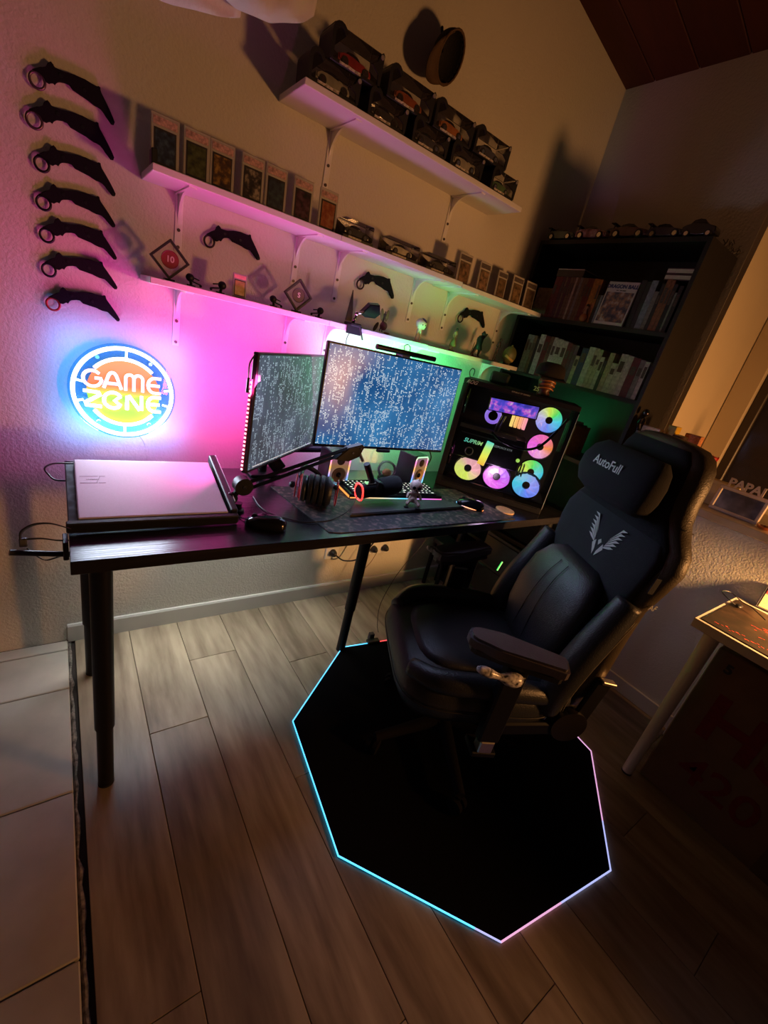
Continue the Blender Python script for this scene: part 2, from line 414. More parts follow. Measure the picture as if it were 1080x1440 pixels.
# ================================================================ WALL SHELVES
SCREW = M('screw', (0.10, 0.08, 0.07), 0.4, metal=0.8, nscale=30, nvar=0.2)
def bracket(parent, x, zt, depth, h):
    """white strip on the wall, strip under the board and a curved gusset between them"""
    bm = B()
    box2(bm, x-0.011, x+0.011, YW-0.004, YW, zt-h, zt, bev=0.001)
    box2(bm, x-0.011, x+0.011, YW-depth+0.02, YW-0.004, zt-0.004, zt)
    R = 0.055; pts = [(0, 0), (R*1.6, 0)]
    for i in range(9):
        a = pi/2*i/8; pts.append((R*1.6 - R*1.6*sin(a), -R*1.6 + R*1.6*cos(a) - 0.0))
    out = [(0, 0), (R*1.5, 0)]
    for i in range(1, 9):
        a = pi/2*i/8; out.append((R*1.5*(1-sin(a)), -R*1.5*(1-cos(a))))
    mt = Matrix(((0, 1, 0, x), (-1, 0, 0, YW-0.004), (0, 0, 1, zt-0.004), (0, 0, 0, 1)))
    prism(bm, out, -0.0035, 0.0035, mt)
    b = obj('bracket', bm, WHITE, parent)
    for dz in (0.10 if h > 0.14 else 0.07, h-0.012):
        obj('screw', cyl(B(), (x, YW-0.0055, zt-dz), 0.005, 0.004, rot=(pi/2, 0, 0), n=10), SCREW, b)
def shelf(label, x0, x1, zt, th, br, depth=0.2, h=0.17):
    s = thing('wall_shelf', label, 'shelf', (0, 0, 0), group=None)
    obj('board', box2(B(), x0, x1, YW-depth, YW-0.0005, zt-th, zt, bev=0.0015), WHITE, s)
    for x in br: bracket(s, x, zt-th, depth, h)
    return s
shelf('white wall shelf at the top carrying stacked boxed toy cars', 0.60, 1.60, 2.012, 0.018, (0.797, 1.385))
shelf('white middle wall shelf board carrying the seven large card slabs', 0.22, 0.792, 1.672, 0.018, (0.325, 0.725), h=0.16)
shelf('white middle wall shelf board carrying three small boxed cars', 0.793, 1.384, 1.6725, 0.018, (0.905, 1.29), h=0.18)
shelf('white middle wall shelf board that ends at the bookcase', 1.385, 1.945, 1.668, 0.018, (1.50, 1.88), h=0.17)
shelf('white lower wall shelf board with two diamond coin frames', 0.22, 0.80, 1.402, 0.018, (0.33, 0.724), h=0.18)
shelf('white lower wall shelf board with a clip-on lamp and eared figurine', 0.801, 1.28, 1.4025, 0.018, (0.90, 1.25), h=0.17)
shelf('white lower wall shelf board with three thin dark figurines', 1.281, 1.90, 1.400, 0.018, (1.36, 1.86), h=0.17)

# ================================================================ KARAMBITS ON THE WALL
KP = [(-0.022,1.797),(-0.006,1.808),(0.007,1.813),(0.009,1.823),(0.016,1.829),(0.021,1.825),(0.023,1.819),(0.042,1.820),(0.064,1.824),(0.086,1.825),(0.103,1.822),(0.113,1.820),(0.116,1.824),(0.120,1.823),(0.121,1.811),(0.131,1.799),(0.140,1.785),(0.148,1.768),(0.153,1.761),(0.151,1.755),(0.145,1.754),(0.134,1.767),(0.124,1.775),(0.122,1.779),(0.108,1.779),(0.099,1.782),(0.091,1.787),(0.074,1.789),(0.060,1.792),(0.053,1.801),(0.044,1.801),(0.033,1.797),(0.028,1.796),(0.023,1.786),(0.018,1.790),(0.011,1.783),(0.004,1.784),(0.001,1.793),(-0.010,1.797)]
KO = (-0.013, 1.779)
def karambit(label, ringc, tip, ringmat):
    ox, oz = ringc; dx, dz = tip[0]-ox, tip[1]-oz
    L0 = math.hypot(0.163, -0.020); a0 = math.atan2(-0.020, 0.163)
    k = math.hypot(dx, dz)/L0; a = math.atan2(dz, dx) - a0
    t = thing('karambit', label, 'knife', (ox, YW, oz), (0, -a, 0), 'black karambits on the wall')
    t.scale = (k, 1, k)
    P = [(x-KO[0], z-KO[1]) for x, z in KP]
    hand = [p for p in P if p[0] < 0.134]; 
    bl = [p for p in P if p[0] >= 0.128]
    obj('handle', prism(B(), P, -0.018, -0.006, bev=0.0015), BLACKMATTE, t)
    bm = B(); 
    for c, r in (((0.048, 0.030), 0.004), ((0.098, 0.022), 0.004), ((0.160, -0.021), 0.003)): cyl(bm, (c[0], -0.0185, c[1]), r, 0.002, rot=(pi/2,0,0), n=10)
    obj('rivet', bm, BLACKM, t)
    bm = B(); sweep(bm, [(0.0155*cos(i*2*pi/20), -0.012, 0.0165*sin(i*2*pi/20)) for i in range(20)], 0.0033, n=6, closed=True)
    obj('finger_ring', bm, ringmat, t, smooth=True)
    obj('wall_hook', rod(B(), (0.02, -0.006, 0.02), (0.02, 0.0, 0.02), 0.003, n=8), SCREW, t)
KD = [((-0.012,1.781),(0.150,1.759)),((-0.023,1.696),(0.148,1.678)),((-0.013,1.606),(0.151,1.592)),((-0.014,1.517),(0.150,1.513)),((-0.011,1.440),(0.153,1.428)),((-0.011,1.353),(0.154,1.346)),((-0.006,1.263),(0.160,1.254)),((0.417,1.549),(0.585,1.543)),((1.008,1.564),(1.179,1.553)),((1.597,1.555),(1.770,1.550))]
KL = ['black karambit at the top of the left wall column','black karambit second from top in the left column','black karambit third from top in the left column','black karambit in the middle of the left column','black karambit third from bottom in the left column','black karambit just above the red-ringed one','black karambit with red finger ring at the bottom of the left column','black karambit on the pink-lit wall between two shelves','black karambit on the wall above the green-eared figurine','black karambit on the wall above the three thin figurines']
REDR = M('red_ring', (0.35, 0.012, 0.02), 0.35, metal=0.4, nscale=10, nvar=0.1); DKR = M('dark_ring', (0.03, 0.02, 0.03), 0.3, metal=0.8, nscale=10, nvar=0.1)
PKR = M('pink_ring', (0.16, 0.09, 0.11), 0.3, metal=0.8, nscale=10, nvar=0.1)
for i, (a, b) in enumerate(KD): karambit(KL[i], a, b, REDR if i == 6 else (PKR if i < 2 else DKR))

# ================================================================ NEON SIGN
SG = thing('neon_sign', 'round glowing neon sign reading GAME ZONE on the left wall', 'neon sign', (0.174, YW, 1.028))
R0 = 0.157
ac = glassmat('sign_acrylic', tint=(0.55, 0.80, 0.95), body=(0.10, 0.30, 0.45), bodyfac=0.12)
obj('acrylic_disc', cyl(B(), (0, -0.030, 0), R0, 0.005, rot=(pi/2,0,0), n=64), ac, SG)
def emat(name, c, s):
    return M(name, (0.8,0.8,0.8), 0.4, emit=c, es=s, nscale=20, nvar=0.02)
mt, N, L = newmat('sign_print'); b_ = N['Principled BSDF']
tc = N.new('ShaderNodeTexCoord'); sp = N.new('ShaderNodeSeparateXYZ'); L.new(tc.outputs['Object'], sp.inputs[0])
mr = N.new('ShaderNodeMapRange'); mr.inputs['From Min'].default_value = -0.11; mr.inputs['From Max'].default_value = 0.11; L.new(sp.outputs['Z'], mr.inputs[0])
rp = N.new('ShaderNodeValToRGB'); e = rp.color_ramp.elements
e[0].position = 0; e[0].color = (0.42, 0.42, 0.0, 1); e[1].position = 1; e[1].color = (0.65, 0.16, 0.01, 1)
for p, c in ((0.22, (0.22, 0.50, 0.0, 1)), (0.42, (0.20, 0.50, 0.0, 1)), (0.50, (0.50, 0.24, 0.0, 1)), (0.6, (0.70, 0.10, 0.0, 1)), (0.8, (0.62, 0.15, 0.01, 1))):
    q = e.new(p); q.color = c
L.new(mr.outputs[0], rp.inputs[0]); L.new(rp.outputs[0], b_.inputs['Base Color']); L.new(rp.outputs[0], b_.inputs['Emission Color']); b_.inputs['Emission Strength'].default_value = 0.85
obj('printed_disc', cyl(B(), (0, -0.034, 0), 0.106, 0.002, rot=(pi/2,0,0), n=48), mt, SG)
NW = emat('neon_white', (0.85, 1.0, 1.0), 2.2); NY = emat('neon_cream', (1.0, 0.92, 0.65), 2.0)
NR = emat('neon_salmon', (1.0, 0.36, 0.26), 1.5); NP = emat('neon_pink', (0.9, 0.25, 0.75), 1.0); NG = emat('neon_mint', (0.72, 1.0, 0.80), 2.0)
def arc(r, a0, a1, n=40, y=-0.040): return [(r*cos(RAD(a0+(a1-a0)*i/n)), y, r*sin(RAD(a0+(a1-a0)*i/n))) for i in range(n+1)]
obj('neon_tube', sweep(B(), arc(0.143, 0, 360, 72)[:-1], 0.0066, closed=True), NW, SG, smooth=True)
obj('neon_tube', sweep(B(), arc(0.110, 44, 140), 0.0058), NY, SG, smooth=True)
obj('neon_tube', sweep(B(), arc(0.108, 217, 320), 0.0058), NG, SG, smooth=True)
for a, r0, r1 in ((88, 0.112, 0.139), (270, 0.112, 0.139), (168, 0.118, 0.139), (196, 0.120, 0.139), (10, 0.120, 0.139), (-14, 0.118, 0.139)):
    obj('neon_tube', rod(B(), (r0*cos(RAD(a)), -0.040, r0*sin(RAD(a))), (r1*cos(RAD(a)), -0.040, r1*sin(RAD(a))), 0.0035), NW, SG, smooth=True)
U = 0.001
def letter(name, strokes, mat, r=0.0052):
    bm = B()
    for st in strokes: sweep(bm, [(x*U, -0.043, z*U) for x, z in st], r, n=8)
    obj(name, bm, mat, SG, smooth=True)
def arcp(cx, cz, rx, rz, a0, a1, n=14): return [(cx+rx*cos(RAD(a0+(a1-a0)*i/n)), cz+rz*sin(RAD(a0+(a1-a0)*i/n))) for i in range(n+1)]
letter('letter_g', [arcp(-90, 38, 25, 25, 42, 352) + [(-66, 40), (-84, 40)]], NR)
letter('letter_a', [[(-60, 12), (-45, 56)] + arcp(-35, 54, 9, 9, 165, 15) + [(-25, 56), (-10, 12)], [(-54, 28), (-16, 28)]], NR)
letter('letter_m', [[(2, 10)] + arcp(14, 50, 12, 13, 180, 0) + [(26, 10)], [(26, 50)] + arcp(39, 50, 13, 13, 178, 0) + [(52, 10)]], NR)
letter('letter_e', [[(108, 61), (88, 61)] + arcp(88, 36, 20, 25, 100, 260) + [(90, 11), (108, 11)], [(70, 36), (104, 36)]], NR)
letter('letter_z', [[(-116, -3), (-72, -5), (-68, -11), (-112, -42), (-110, -49), (-66, -51)]], NW)
letter('letter_o', [arcp(-34, -27, 26, 26, 35, 325, 22) + [(-30, -28)] + [(-12, -12)]], NW)
letter('letter_n', [[(6, -55), (6, -9), (12, -6), (43, -53), (49, -53), (49, -4)]], NG)
letter('letter_e', [[(109, -4), (88, -4)] + arcp(88, -29, 20, 25, 100, 260) + [(90, -54), (109, -54)], [(70, -29), (105, -29)]], NW)
bm = B()
for x, z in ((-0.075, 0.105), (0.075, 0.105), (-0.075, -0.105), (0.075, -0.105)): cyl(bm, (x, -0.018, z), 0.006, 0.036, rot=(pi/2,0,0), n=12)
obj('standoff', bm, CHROME, SG)
obj('power_cable', sweep(B(), smooth_path([(0.045, -0.02, -0.148), (0.065, -0.008, -0.185), (0.072, -0.006, -0.225), (0.078, -0.006, -0.30)]), 0.0012, n=6), CLEAR, SG)

# ================================================================ GRADED CARDS
SLABL = M('slab_label', (0.50, 0.30, 0.29), 0.5, nscale=150, nvar=0.45)
SLABD = M('slab_label_dark', (0.10, 0.08, 0.08), 0.5, nscale=200, nvar=0.5)
def slab(label, x, wd, h, z, cardcols, lab, seed, dark=False, y=1.585, group='graded card slabs on the middle shelf', lean=0.10):
    t = thing('graded_card', label, 'trading card', (x, y, z+0.0005), (-lean, 0, 0), group)
    obj('case', box(B(), (0, 0, h/2), (wd, 0.006, h), bev=0.002), CASEP, t)
    c = artmat('card_art_%d' % seed, cardcols, 60, 0.4, 'noise', seed*3.1)
    obj('label_strip', box(B(), (0, -0.0038, h*0.855), (wd*0.84, 0.001, h*0.15)), lab, t)
    obj('card_border', box(B(), (0, -0.0038, h*0.40), (wd*0.78, 0.001, h*0.66)), M('card_border_dk', (0.03,0.025,0.03), 0.5, nscale=30, nvar=0.1) if not dark else M('card_border_br', (0.12,0.09,0.06), 0.5, nscale=30, nvar=0.1), t)
    obj('card_art', box(B(), (0, -0.0046, h*0.40), (wd*0.68, 0.001, h*0.58)), c, t)
D = (0.01,0.01,0.015)
SL = [(0.258,'graded card with dark blue art, leftmost on the middle shelf',[D,(0.02,0.03,0.06),(0.06,0.10,0.16)]),
 (0.338,'graded card with olive green art, second from left',[D,(0.06,0.07,0.02),(0.10,0.12,0.05)]),
 (0.408,'graded card with a yellow figure shape, third from left',[(0.03,0.02,0.03),(0.10,0.05,0.02),(0.40,0.24,0.06)]),
 (0.498,'graded card with black art over a pale text box',[D,(0.05,0.04,0.04),(0.35,0.30,0.26)]),
 (0.572,'graded card with dark teal art, right of the pale text card',[D,(0.03,0.04,0.07),(0.05,0.09,0.10)]),
 (0.664,'graded card with dark maroon art, second from the boxed cars',[D,(0.06,0.02,0.04),(0.10,0.05,0.08)]),
 (0.757,'graded card with orange red art, next to the boxed cars',[(0.22,0.05,0.03),(0.30,0.09,0.04),(0.36,0.18,0.10)])]
for i, (x, l, c) in enumerate(SL): slab(l, x, 0.070, 0.124, 1.672, c, SLABL, i+1)
bm = B(); box(bm, (0.498, 0, 0), (0.001,0.001,0.001)); bm.free()
for i, (x, z0, wd, h, l, br) in enumerate([
 (1.425, 1.668, 0.078, 0.122, 'clear graded card with brown art, beside the third boxed car', (0.20,0.12,0.07)),
 (1.55, 1.668, 0.070, 0.122, 'clear graded card alone left of a pair on the middle shelf', (0.22,0.14,0.09)),
 (1.672, 1.668, 0.066, 0.118, 'clear graded card with dark brown art, third from bookcase', (0.14,0.09,0.05)),
 (1.785, 1.668, 0.078, 0.125, 'clear graded card with a dark label, second from bookcase', (0.17,0.11,0.06)),
 (1.888, 1.668, 0.078, 0.125, 'clear graded card against the bookcase at the shelf end', (0.10,0.07,0.05))]):
    slab(l, x, wd, h, z0, [(0.05,0.035,0.02), br, tuple(v*1.6 for v in br)], SLABD, 20+i, True, group='clear card slabs at the shelf end')
tag(obj('card_stand', box2(B(), 0.222, 0.236, 1.56, 1.60, 1.6725, 1.71, bev=0.002), BLACKP), 'tiny black card stand on the left tip of the middle shelf', 'stand')

# ================================================================ CARS
def car(label, loc, rotz, col, wing=False, L=0.13, group=None, tall=1.0, dark=0.02):
    t = thing('model_car', label, 'toy car', loc, (0, 0, rotz), group); k = L/0.13
    body = [(-0.064,0.010),(-0.065,0.026),(-0.050,0.031),(-0.030,0.034),(-0.010,0.036),(0.030,0.031),(0.060,0.025),(0.065,0.016),(0.064,0.009),(0.0,0.007)]
    roof = [(-0.044,0.031),(-0.030,0.043),(-0.010,0.046),(0.008,0.044),(0.030,0.031)]
    sc = Matrix.Diagonal((k, k, k*tall, 1))
    if not isinstance(col, bpy.types.Material): col = M('car_%s' % '_'.join(str(int(c*100)) for c in col), col, 0.3, nscale=30, nvar=0.3, coat=0.5)
    obj('body', prism(B(), body, -0.027, 0.027, sc, bev=0.004*k), col, t, smooth='auto')
    obj('cabin', prism(B(), roof, -0.022, 0.022, sc, bev=0.004*k), BLACKG, t, smooth='auto')
    for x in (-0.040, 0.041):
        for y in (-0.0265, 0.0265):
            wl = obj('wheel', cyl(B(), (0,0,0), 0.0125*k, 0.008*k, rot=(pi/2,0,0), n=16), RUBBER, t, loc=(x*k, y*k, 0.0125*k))
            obj('hubcap', cyl(B(), (0, math.copysign(0.0042*k, y), 0), 0.008*k, 0.001, rot=(pi/2,0,0), n=12), CHROME, wl)
    if wing:
        bm = B(); box(bm, (-0.060*k, 0, 0.046*k), (0.016*k, 0.056*k, 0.003)); box(bm, (-0.058*k, -0.018*k, 0.038*k), (0.006, 0.002, 0.016*k)); box(bm, (-0.058*k, 0.018*k, 0.038*k), (0.006, 0.002, 0.016*k))
        obj('rear_wing', bm, BLACKP, t)
    return t
# boxed cars on the top shelf: clear blister, black tray, hooked black card at the left, round ear at the right
BOXD = [ # x0, x1, z0, h, lower?, car colour, label
 (0.607,0.775,2.0125,0.068,(0.30,0.28,0.26),'clear box with pale car, lower left corner of the top shelf'),
 (0.812,0.960,2.0125,0.068,(0.04,0.04,0.06),'clear box with dark car under the orange car box'),
 (0.992,1.150,2.0125,0.068,(0.05,0.05,0.08),'clear box with dark navy car in the middle of the top shelf bottom row'),
 (1.172,1.335,2.0125,0.068,(0.35,0.32,0.28),'clear box with silver car on the bottom row, second from right end'),
 (1.392,1.535,2.0125,0.072,(0.08,0.16,0.07),'clear box with green car at the right end of the top shelf'),
 (0.665,0.838,2.0810,0.085,(0.28,0.02,0.03),'clear box with dark red car, highest at the left of the top shelf'),
 (0.868,1.052,2.0810,0.082,(0.28,0.07,0.03),'clear box with orange car stacked second from the left'),
 (1.066,1.248,2.0810,0.080,(0.40,0.14,0.05),'clear box with orange and brown car stacked third from the left'),
 (1.264,1.450,2.0850,0.080,(0.06,0.06,0.10),'clear box with navy car, rightmost of the stacked upper row')]
def display_box(x0, x1, z, h, col, label, tall, d=0.085, y=1.575, hook=True, back=(0.02,0.015,0.018), gp='boxed model cars on the top shelf'):
    wdt = x1-x0; cx = (x0+x1)/2
    t = thing('display_box', label, 'display box', (cx, y, z), group=gp)
    obj('tray', box2(B(), -wdt/2, wdt/2, -d/2, d/2, 0, 0.010, bev=0.002), BLACKP, t)
    obj('clear_cover', box2(B(), -wdt/2+0.002, wdt/2-0.002, -d/2+0.002, d/2-0.002, 0.010, h, bev=0.003), BLIST, t)
    bk = [(-wdt/2+0.004, 0.010), (wdt/2-0.004, 0.010), (wdt/2-0.004, h*0.75), (wdt*0.25, h*0.62), (0, h*0.55), (-wdt*0.25, h*0.72), (-wdt/2+0.004, h*0.92)]
    obj('backing_card', prism(B(), bk, d/2-0.006, d/2-0.004), M('backing_%d' % int(back[0]*1000), back, 0.6, nscale=60, nvar=0.6), t)
    if hook:
        o_ = [(-wdt/2, 0.004), (-wdt/2-0.002, h*0.75)] + [(-wdt/2+0.022+0.024*cos(RAD(a)), h*0.78+0.024*sin(RAD(a))) for a in (165, 140, 115, 90, 65, 40, 15)] + [(-wdt/2+0.040, h*0.76)] + [(-wdt/2+0.022+0.013*cos(RAD(a)), h*0.78+0.012*sin(RAD(a))) for a in (30, 60, 90, 120, 150, 180)] + [(-wdt/2+0.010, 0.004)]
        obj('end_hook', prism(B(), o_, -d/2-0.002, d/2+0.001), BLACKP, t)
        e_ = [(wdt/2-0.035, h*0.55), (wdt/2-0.018, h*0.72), (wdt/2-0.012, h*0.95), (wdt/2-0.004, h*1.02), (wdt/2+0.002, h*0.95), (wdt/2, 0.004), (wdt/2-0.008, 0.004), (wdt/2-0.012, h*0.4)]
        obj('end_ear', prism(B(), e_, -d/2-0.002, -d/2+0.002), BLACKP, t)
        obj('round_button', cyl(B(), (wdt/2-0.006, -d/2-0.003, h*0.88), 0.006, 0.002, rot=(pi/2,0,0), n=14), M('button_grey', (0.25,0.23,0.22), 0.4, nscale=30, nvar=0.1), t)
    c = obj('printed_band', box2(B(), -wdt*0.32, wdt*0.1, -d/2-0.001, -d/2+0.001, 0.003, 0.009), M('pale_print', (0.45,0.40,0.36), 0.5, nscale=200, nvar=0.6), t)
    return t
for i, (x0, x1, z, h, col, l) in enumerate(BOXD):
    display_box(x0, x1, z, h, col, l, 1, back=(0.02+0.01*(i % 3), 0.015, 0.018))
    car('model car sealed inside the ' + l.split(',')[0].replace('clear box with ', 'box of ') if False else {0:'pale toy car inside the lower left box of the top shelf',1:'dark toy car in the box under the orange car',2:'dark navy toy car in the mid bottom-row box',3:'silver toy car in the bottom-row box near the right end',4:'green toy car in the rightmost box of the top shelf',5:'dark red toy car in the highest left box',6:'orange toy car in the second stacked box',7:'orange and brown toy car in the third stacked box',8:'navy toy car in the rightmost stacked box'}[i],
        ((x0+x1)/2+0.004, 1.572, z+0.0105), 0, col, L=min(0.115, (x1-x0)*0.72), group='toy cars inside boxes on the top shelf')
for i, (x0, x1, h, col, l, cl) in enumerate([(0.800,0.925,0.060,(0.03,0.03,0.05),'small clear box with black car beside the orange red card','black toy car in the small box beside the orange red card'),
     (0.985,1.140,0.058,(0.55,0.52,0.46),'small clear box with white car in the middle of the middle shelf','white toy car in the middle small box'),
     (1.180,1.338,0.058,(0.06,0.06,0.06),'small clear box with grey car left of the clear card slabs','grey toy car in the box left of the clear slabs')]):
    display_box(x0, x1, 1.6727, h, col, l, 1, d=0.07, y=1.575, hook=False, back=(0.05,0.03,0.02), gp='small boxed cars on the middle shelf')
    car(cl, ((x0+x1)/2, 1.572, 1.6832), 0, col, L=0.10, group='toy cars in the small boxes')

# ================================================================ CAP ON THE WALL
CP = thing('baseball_cap', 'dark baseball cap hung on the wall above the top shelf', 'cap', (1.150, 1.655, 2.335))
zc = Vector((-0.30, 0.78, 0.42)).normalized(); yc = Vector((0.70, 0.10, 0.60)); yc = (yc - zc*yc.dot(zc)).normalized(); xc = yc.cross(zc)
CP.rotation_euler = Matrix((xc, yc, zc)).transposed().to_euler()
CAPB = M('cap_brown', (0.10, 0.055, 0.03), 0.85, bump=0.4, bscale=300, nscale=8, nvar=0.2)
CAPK = M('cap_black', (0.012, 0.009, 0.010), 0.9, bump=0.4, bscale=300, nscale=8, nvar=0.2)
bm = B(); rings = []
n = 28
for i in range(8):
    a = pi/2*i/7.0; r = 0.074*cos(a*0.97); z = 0.10*sin(a)
    rings.append([bm.verts.new(Vector((r*cos(2*pi*j/n), -0.085 + r*1.0*sin(2*pi*j/n)*0.85, z*0.72 - 0.02))) for j in range(n)])
for i in range(7):
    for j in range(n): bm.faces.new((rings[i][j], rings[i][(j+1) % n], rings[i+1][(j+1) % n], rings[i+1][j]))
bm.faces.new(rings[-1])
crown = obj('crown', bm, CAPK, CP, loc=(0, 0.085, 0), smooth=True); md = crown.modifiers.new('solid', 'SOLIDIFY'); md.thickness = 0.004
bm = B(); k = 16
inn = [(-0.070*cos(pi*i/k), -0.085 - 0.060*sin(pi*i/k)) for i in range(k+1)]; outr = [(-0.068*cos(pi*i/k), -0.088 - 0.118*sin(pi*i/k)) for i in range(k+1)]
vi = [bm.verts.new((x, y, -0.02)) for x, y in inn]; vo = [bm.verts.new((x, y, -0.028 + 0.014*abs(cos(pi*i/k)))) for i, (x, y) in enumerate(outr)]
for i in range(k): bm.faces.new((vi[i], vi[i+1], vo[i+1], vo[i]))
vis = obj('visor', bm, CAPB, CP, loc=(0, 0.085, 0), smooth=True); md = vis.modifiers.new('solid', 'SOLIDIFY'); md.thickness = 0.003
obj('sweatband', sweep(B(), [(0.073*cos(2*pi*j/24), -0.085+0.062*sin(2*pi*j/24), -0.018) for j in range(24)], 0.004, n=6, closed=True), CAPB, CP, loc=(0, 0.085, 0), smooth=True)
obj('top_button', ball(B(), (0, -0.085, 0.053), (0.006,0.006,0.004), n=10), CAPK, CP, loc=(0, 0.085, 0))
obj('wall_peg', rod(B(), (0, 0, 0.03), (0.035, 0.04, 0.085), 0.005), BLACKM, CP)

# ================================================================ LOWER SHELF: coin frames, figurines, clip lamp
def coin_frame(label, x, z, half, txt, coinc, txtc):
    t = thing('coin_frame', label, 'display frame', (x, 1.59, z), (0, pi/4, 0), 'diamond coin frames')
    bm = B(); a = half*0.707; w_ = 0.006
    for (cx, cz, sx, sz) in ((0, a-w_/2, 2*a, w_), (0, -a+w_/2, 2*a, w_), (-a+w_/2, 0, w_, 2*a-2*w_), (a-w_/2, 0, w_, 2*a-2*w_)): box(bm, (cx, 0, cz), (sx, 0.016, sz), bev=0.001)
    obj('frame', bm, BLACKP, t)
    obj('membrane', box(B(), (0, 0, 0), (2*a-2*w_, 0.001, 2*a-2*w_)), BLIST, t)
    obj('coin', cyl(B(), (0, -0.003, 0), half*0.42, 0.004, rot=(pi/2,0,0), n=32), coinc, t)
    obj('coin_rim', sweep(B(), [(half*0.42*cos(i*2*pi/32), -0.004, half*0.42*sin(i*2*pi/32)) for i in range(32)], 0.0016, n=6, closed=True), coinc, t)
    text('number', txt, half*0.42, txtc, t, (0, -0.006, 0), (pi/2, -pi/4, 0), stroke=0.0006)
    bm = B(); box(bm, (0, 0, -half-0.0005), (0.026, 0.03, 0.006), rot=(0, 0, 0)); st = obj('stand_foot', bm, BLACKP, t, rot=(0, -pi/4, 0))
    return t
coin_frame('diamond-shaped black frame holding a red coin numbered 10', 0.279, 1.402+0.0545+0.003, 0.0545, '10', M('red_coin', (0.22,0.02,0.03), 0.4, nscale=20, nvar=0.2), M('coin_num', (0.6,0.45,0.4), 0.4, nscale=20, nvar=0.1))
coin_frame('diamond-shaped black frame holding a dark coin marked S', 0.693, 1.402+0.053+0.003, 0.053, 'S', M('dark_coin', (0.06,0.02,0.04), 0.4, nscale=20, nvar=0.2), M('coin_s', (0.7,0.6,0.6), 0.4, nscale=20, nvar=0.1))
# small spinning bikes / dark miniatures
def mini(label, x, s, flip=1):
    t = thing('miniature', label, 'figurine', (x, 1.575, 1.4022), group='small dark miniatures on the lower shelf')
    bm = B(); cyl(bm, (0, 0, 0.002), 0.012*s, 0.004, n=16)
    obj('base', bm, BLACKP, t)
    bm = B(); ball(bm, (-0.004*flip*s, 0, 0.022*s), (0.012*s, 0.008*s, 0.011*s), n=12); rod(bm, (0, 0, 0.004), (-0.004*flip*s, 0, 0.022*s), 0.004*s)
    obj('body', bm, BLACKM, t, smooth=True)
    bm = B(); rod(bm, (0, 0, 0.014*s), (0.028*flip*s, 0, 0.008*s), 0.002*s, n=6); rod(bm, (0.004*flip, 0, 0.024*s), (0.022*flip*s, 0, 0.020*s), 0.0018*s, n=6); ball(bm, (0.026*flip*s, 0, 0.006*s), 0.004*s, n=8)
    obj('arms', bm, BLACKM, t, smooth=True)
mini('tiny dark miniature just right of the red coin frame', 0.338, 1.05, 1)
mini('tiny dark miniature facing left, beside the pink card', 0.425, 1.1, -1)
mini('tiny dark miniature left of the dark coin frame', 0.603, 1.05, 1)
mini('tiny dark miniature right of the dark coin frame', 0.775, 1.1, -1)
slab('small pink-topped trading card standing on the lower shelf', 0.487, 0.045, 0.072, 1.402, [(0.45,0.30,0.15),(0.6,0.40,0.15),(0.7,0.55,0.4)], M('pink_label', (0.8,0.35,0.35), 0.5, nscale=100, nvar=0.2), 40, group='single card on the lower shelf')

# clip-on lamp with black head
CL = thing('clip_lamp', 'black clip-on lamp with angular head on the lower shelf edge', 'lamp', (0.905, 1.545, 1.4025))
obj('clamp', box2(B(), -0.022, 0.024, -0.028, 0.03, 0.0005, 0.012, bev=0.003), BLACKP, CL)
obj('clamp_jaw', box2(B(), -0.035, 0.03, -0.024, -0.018, -0.028, 0.006, bev=0.002), BLACKP, CL)
bm = B(); rod(bm, (0, 0, 0.01), (0.008, 0.0, 0.045), 0.006); rod(bm, (0.008, 0, 0.045), (0.035, -0.01, 0.058), 0.005); ball(bm, (0.008, 0, 0.045), 0.009, n=10)
obj('hinge_arm', bm, CHROME, CL, smooth=True)
bm = B(); prism(bm, [(-0.042,-0.018),(-0.012,0.022),(0.030,0.024),(0.044,-0.010),(0.026,-0.028),(-0.020,-0.028)], -0.012, 0.012, bev=0.003)
obj('lamp_head', bm, BLACKG, CL, loc=(0.062, -0.005, 0.072), rot=(RAD(20), RAD(-6), 0))
bm = B(); prism(bm, [(-0.012,-0.03),(0.014,-0.03),(0.010,0.012),(-0.002,0.075)], -0.003, 0.003)
obj('back_fin', bm, BLACKG, CL, loc=(-0.022, 0.0, 0.045))
obj('lever', rod(B(), (0.018, -0.024, 0.004), (0.040, -0.026, -0.040), 0.004, 0.003), BLACKP, CL)
obj('cable', sweep(B(), smooth_path([(-0.012, -0.02, -0.01), (-0.026, -0.02, -0.05), (-0.022, -0.03, -0.09), (-0.015, -0.05, -0.12)]), 0.0014, n=6), BLACKP, CL)

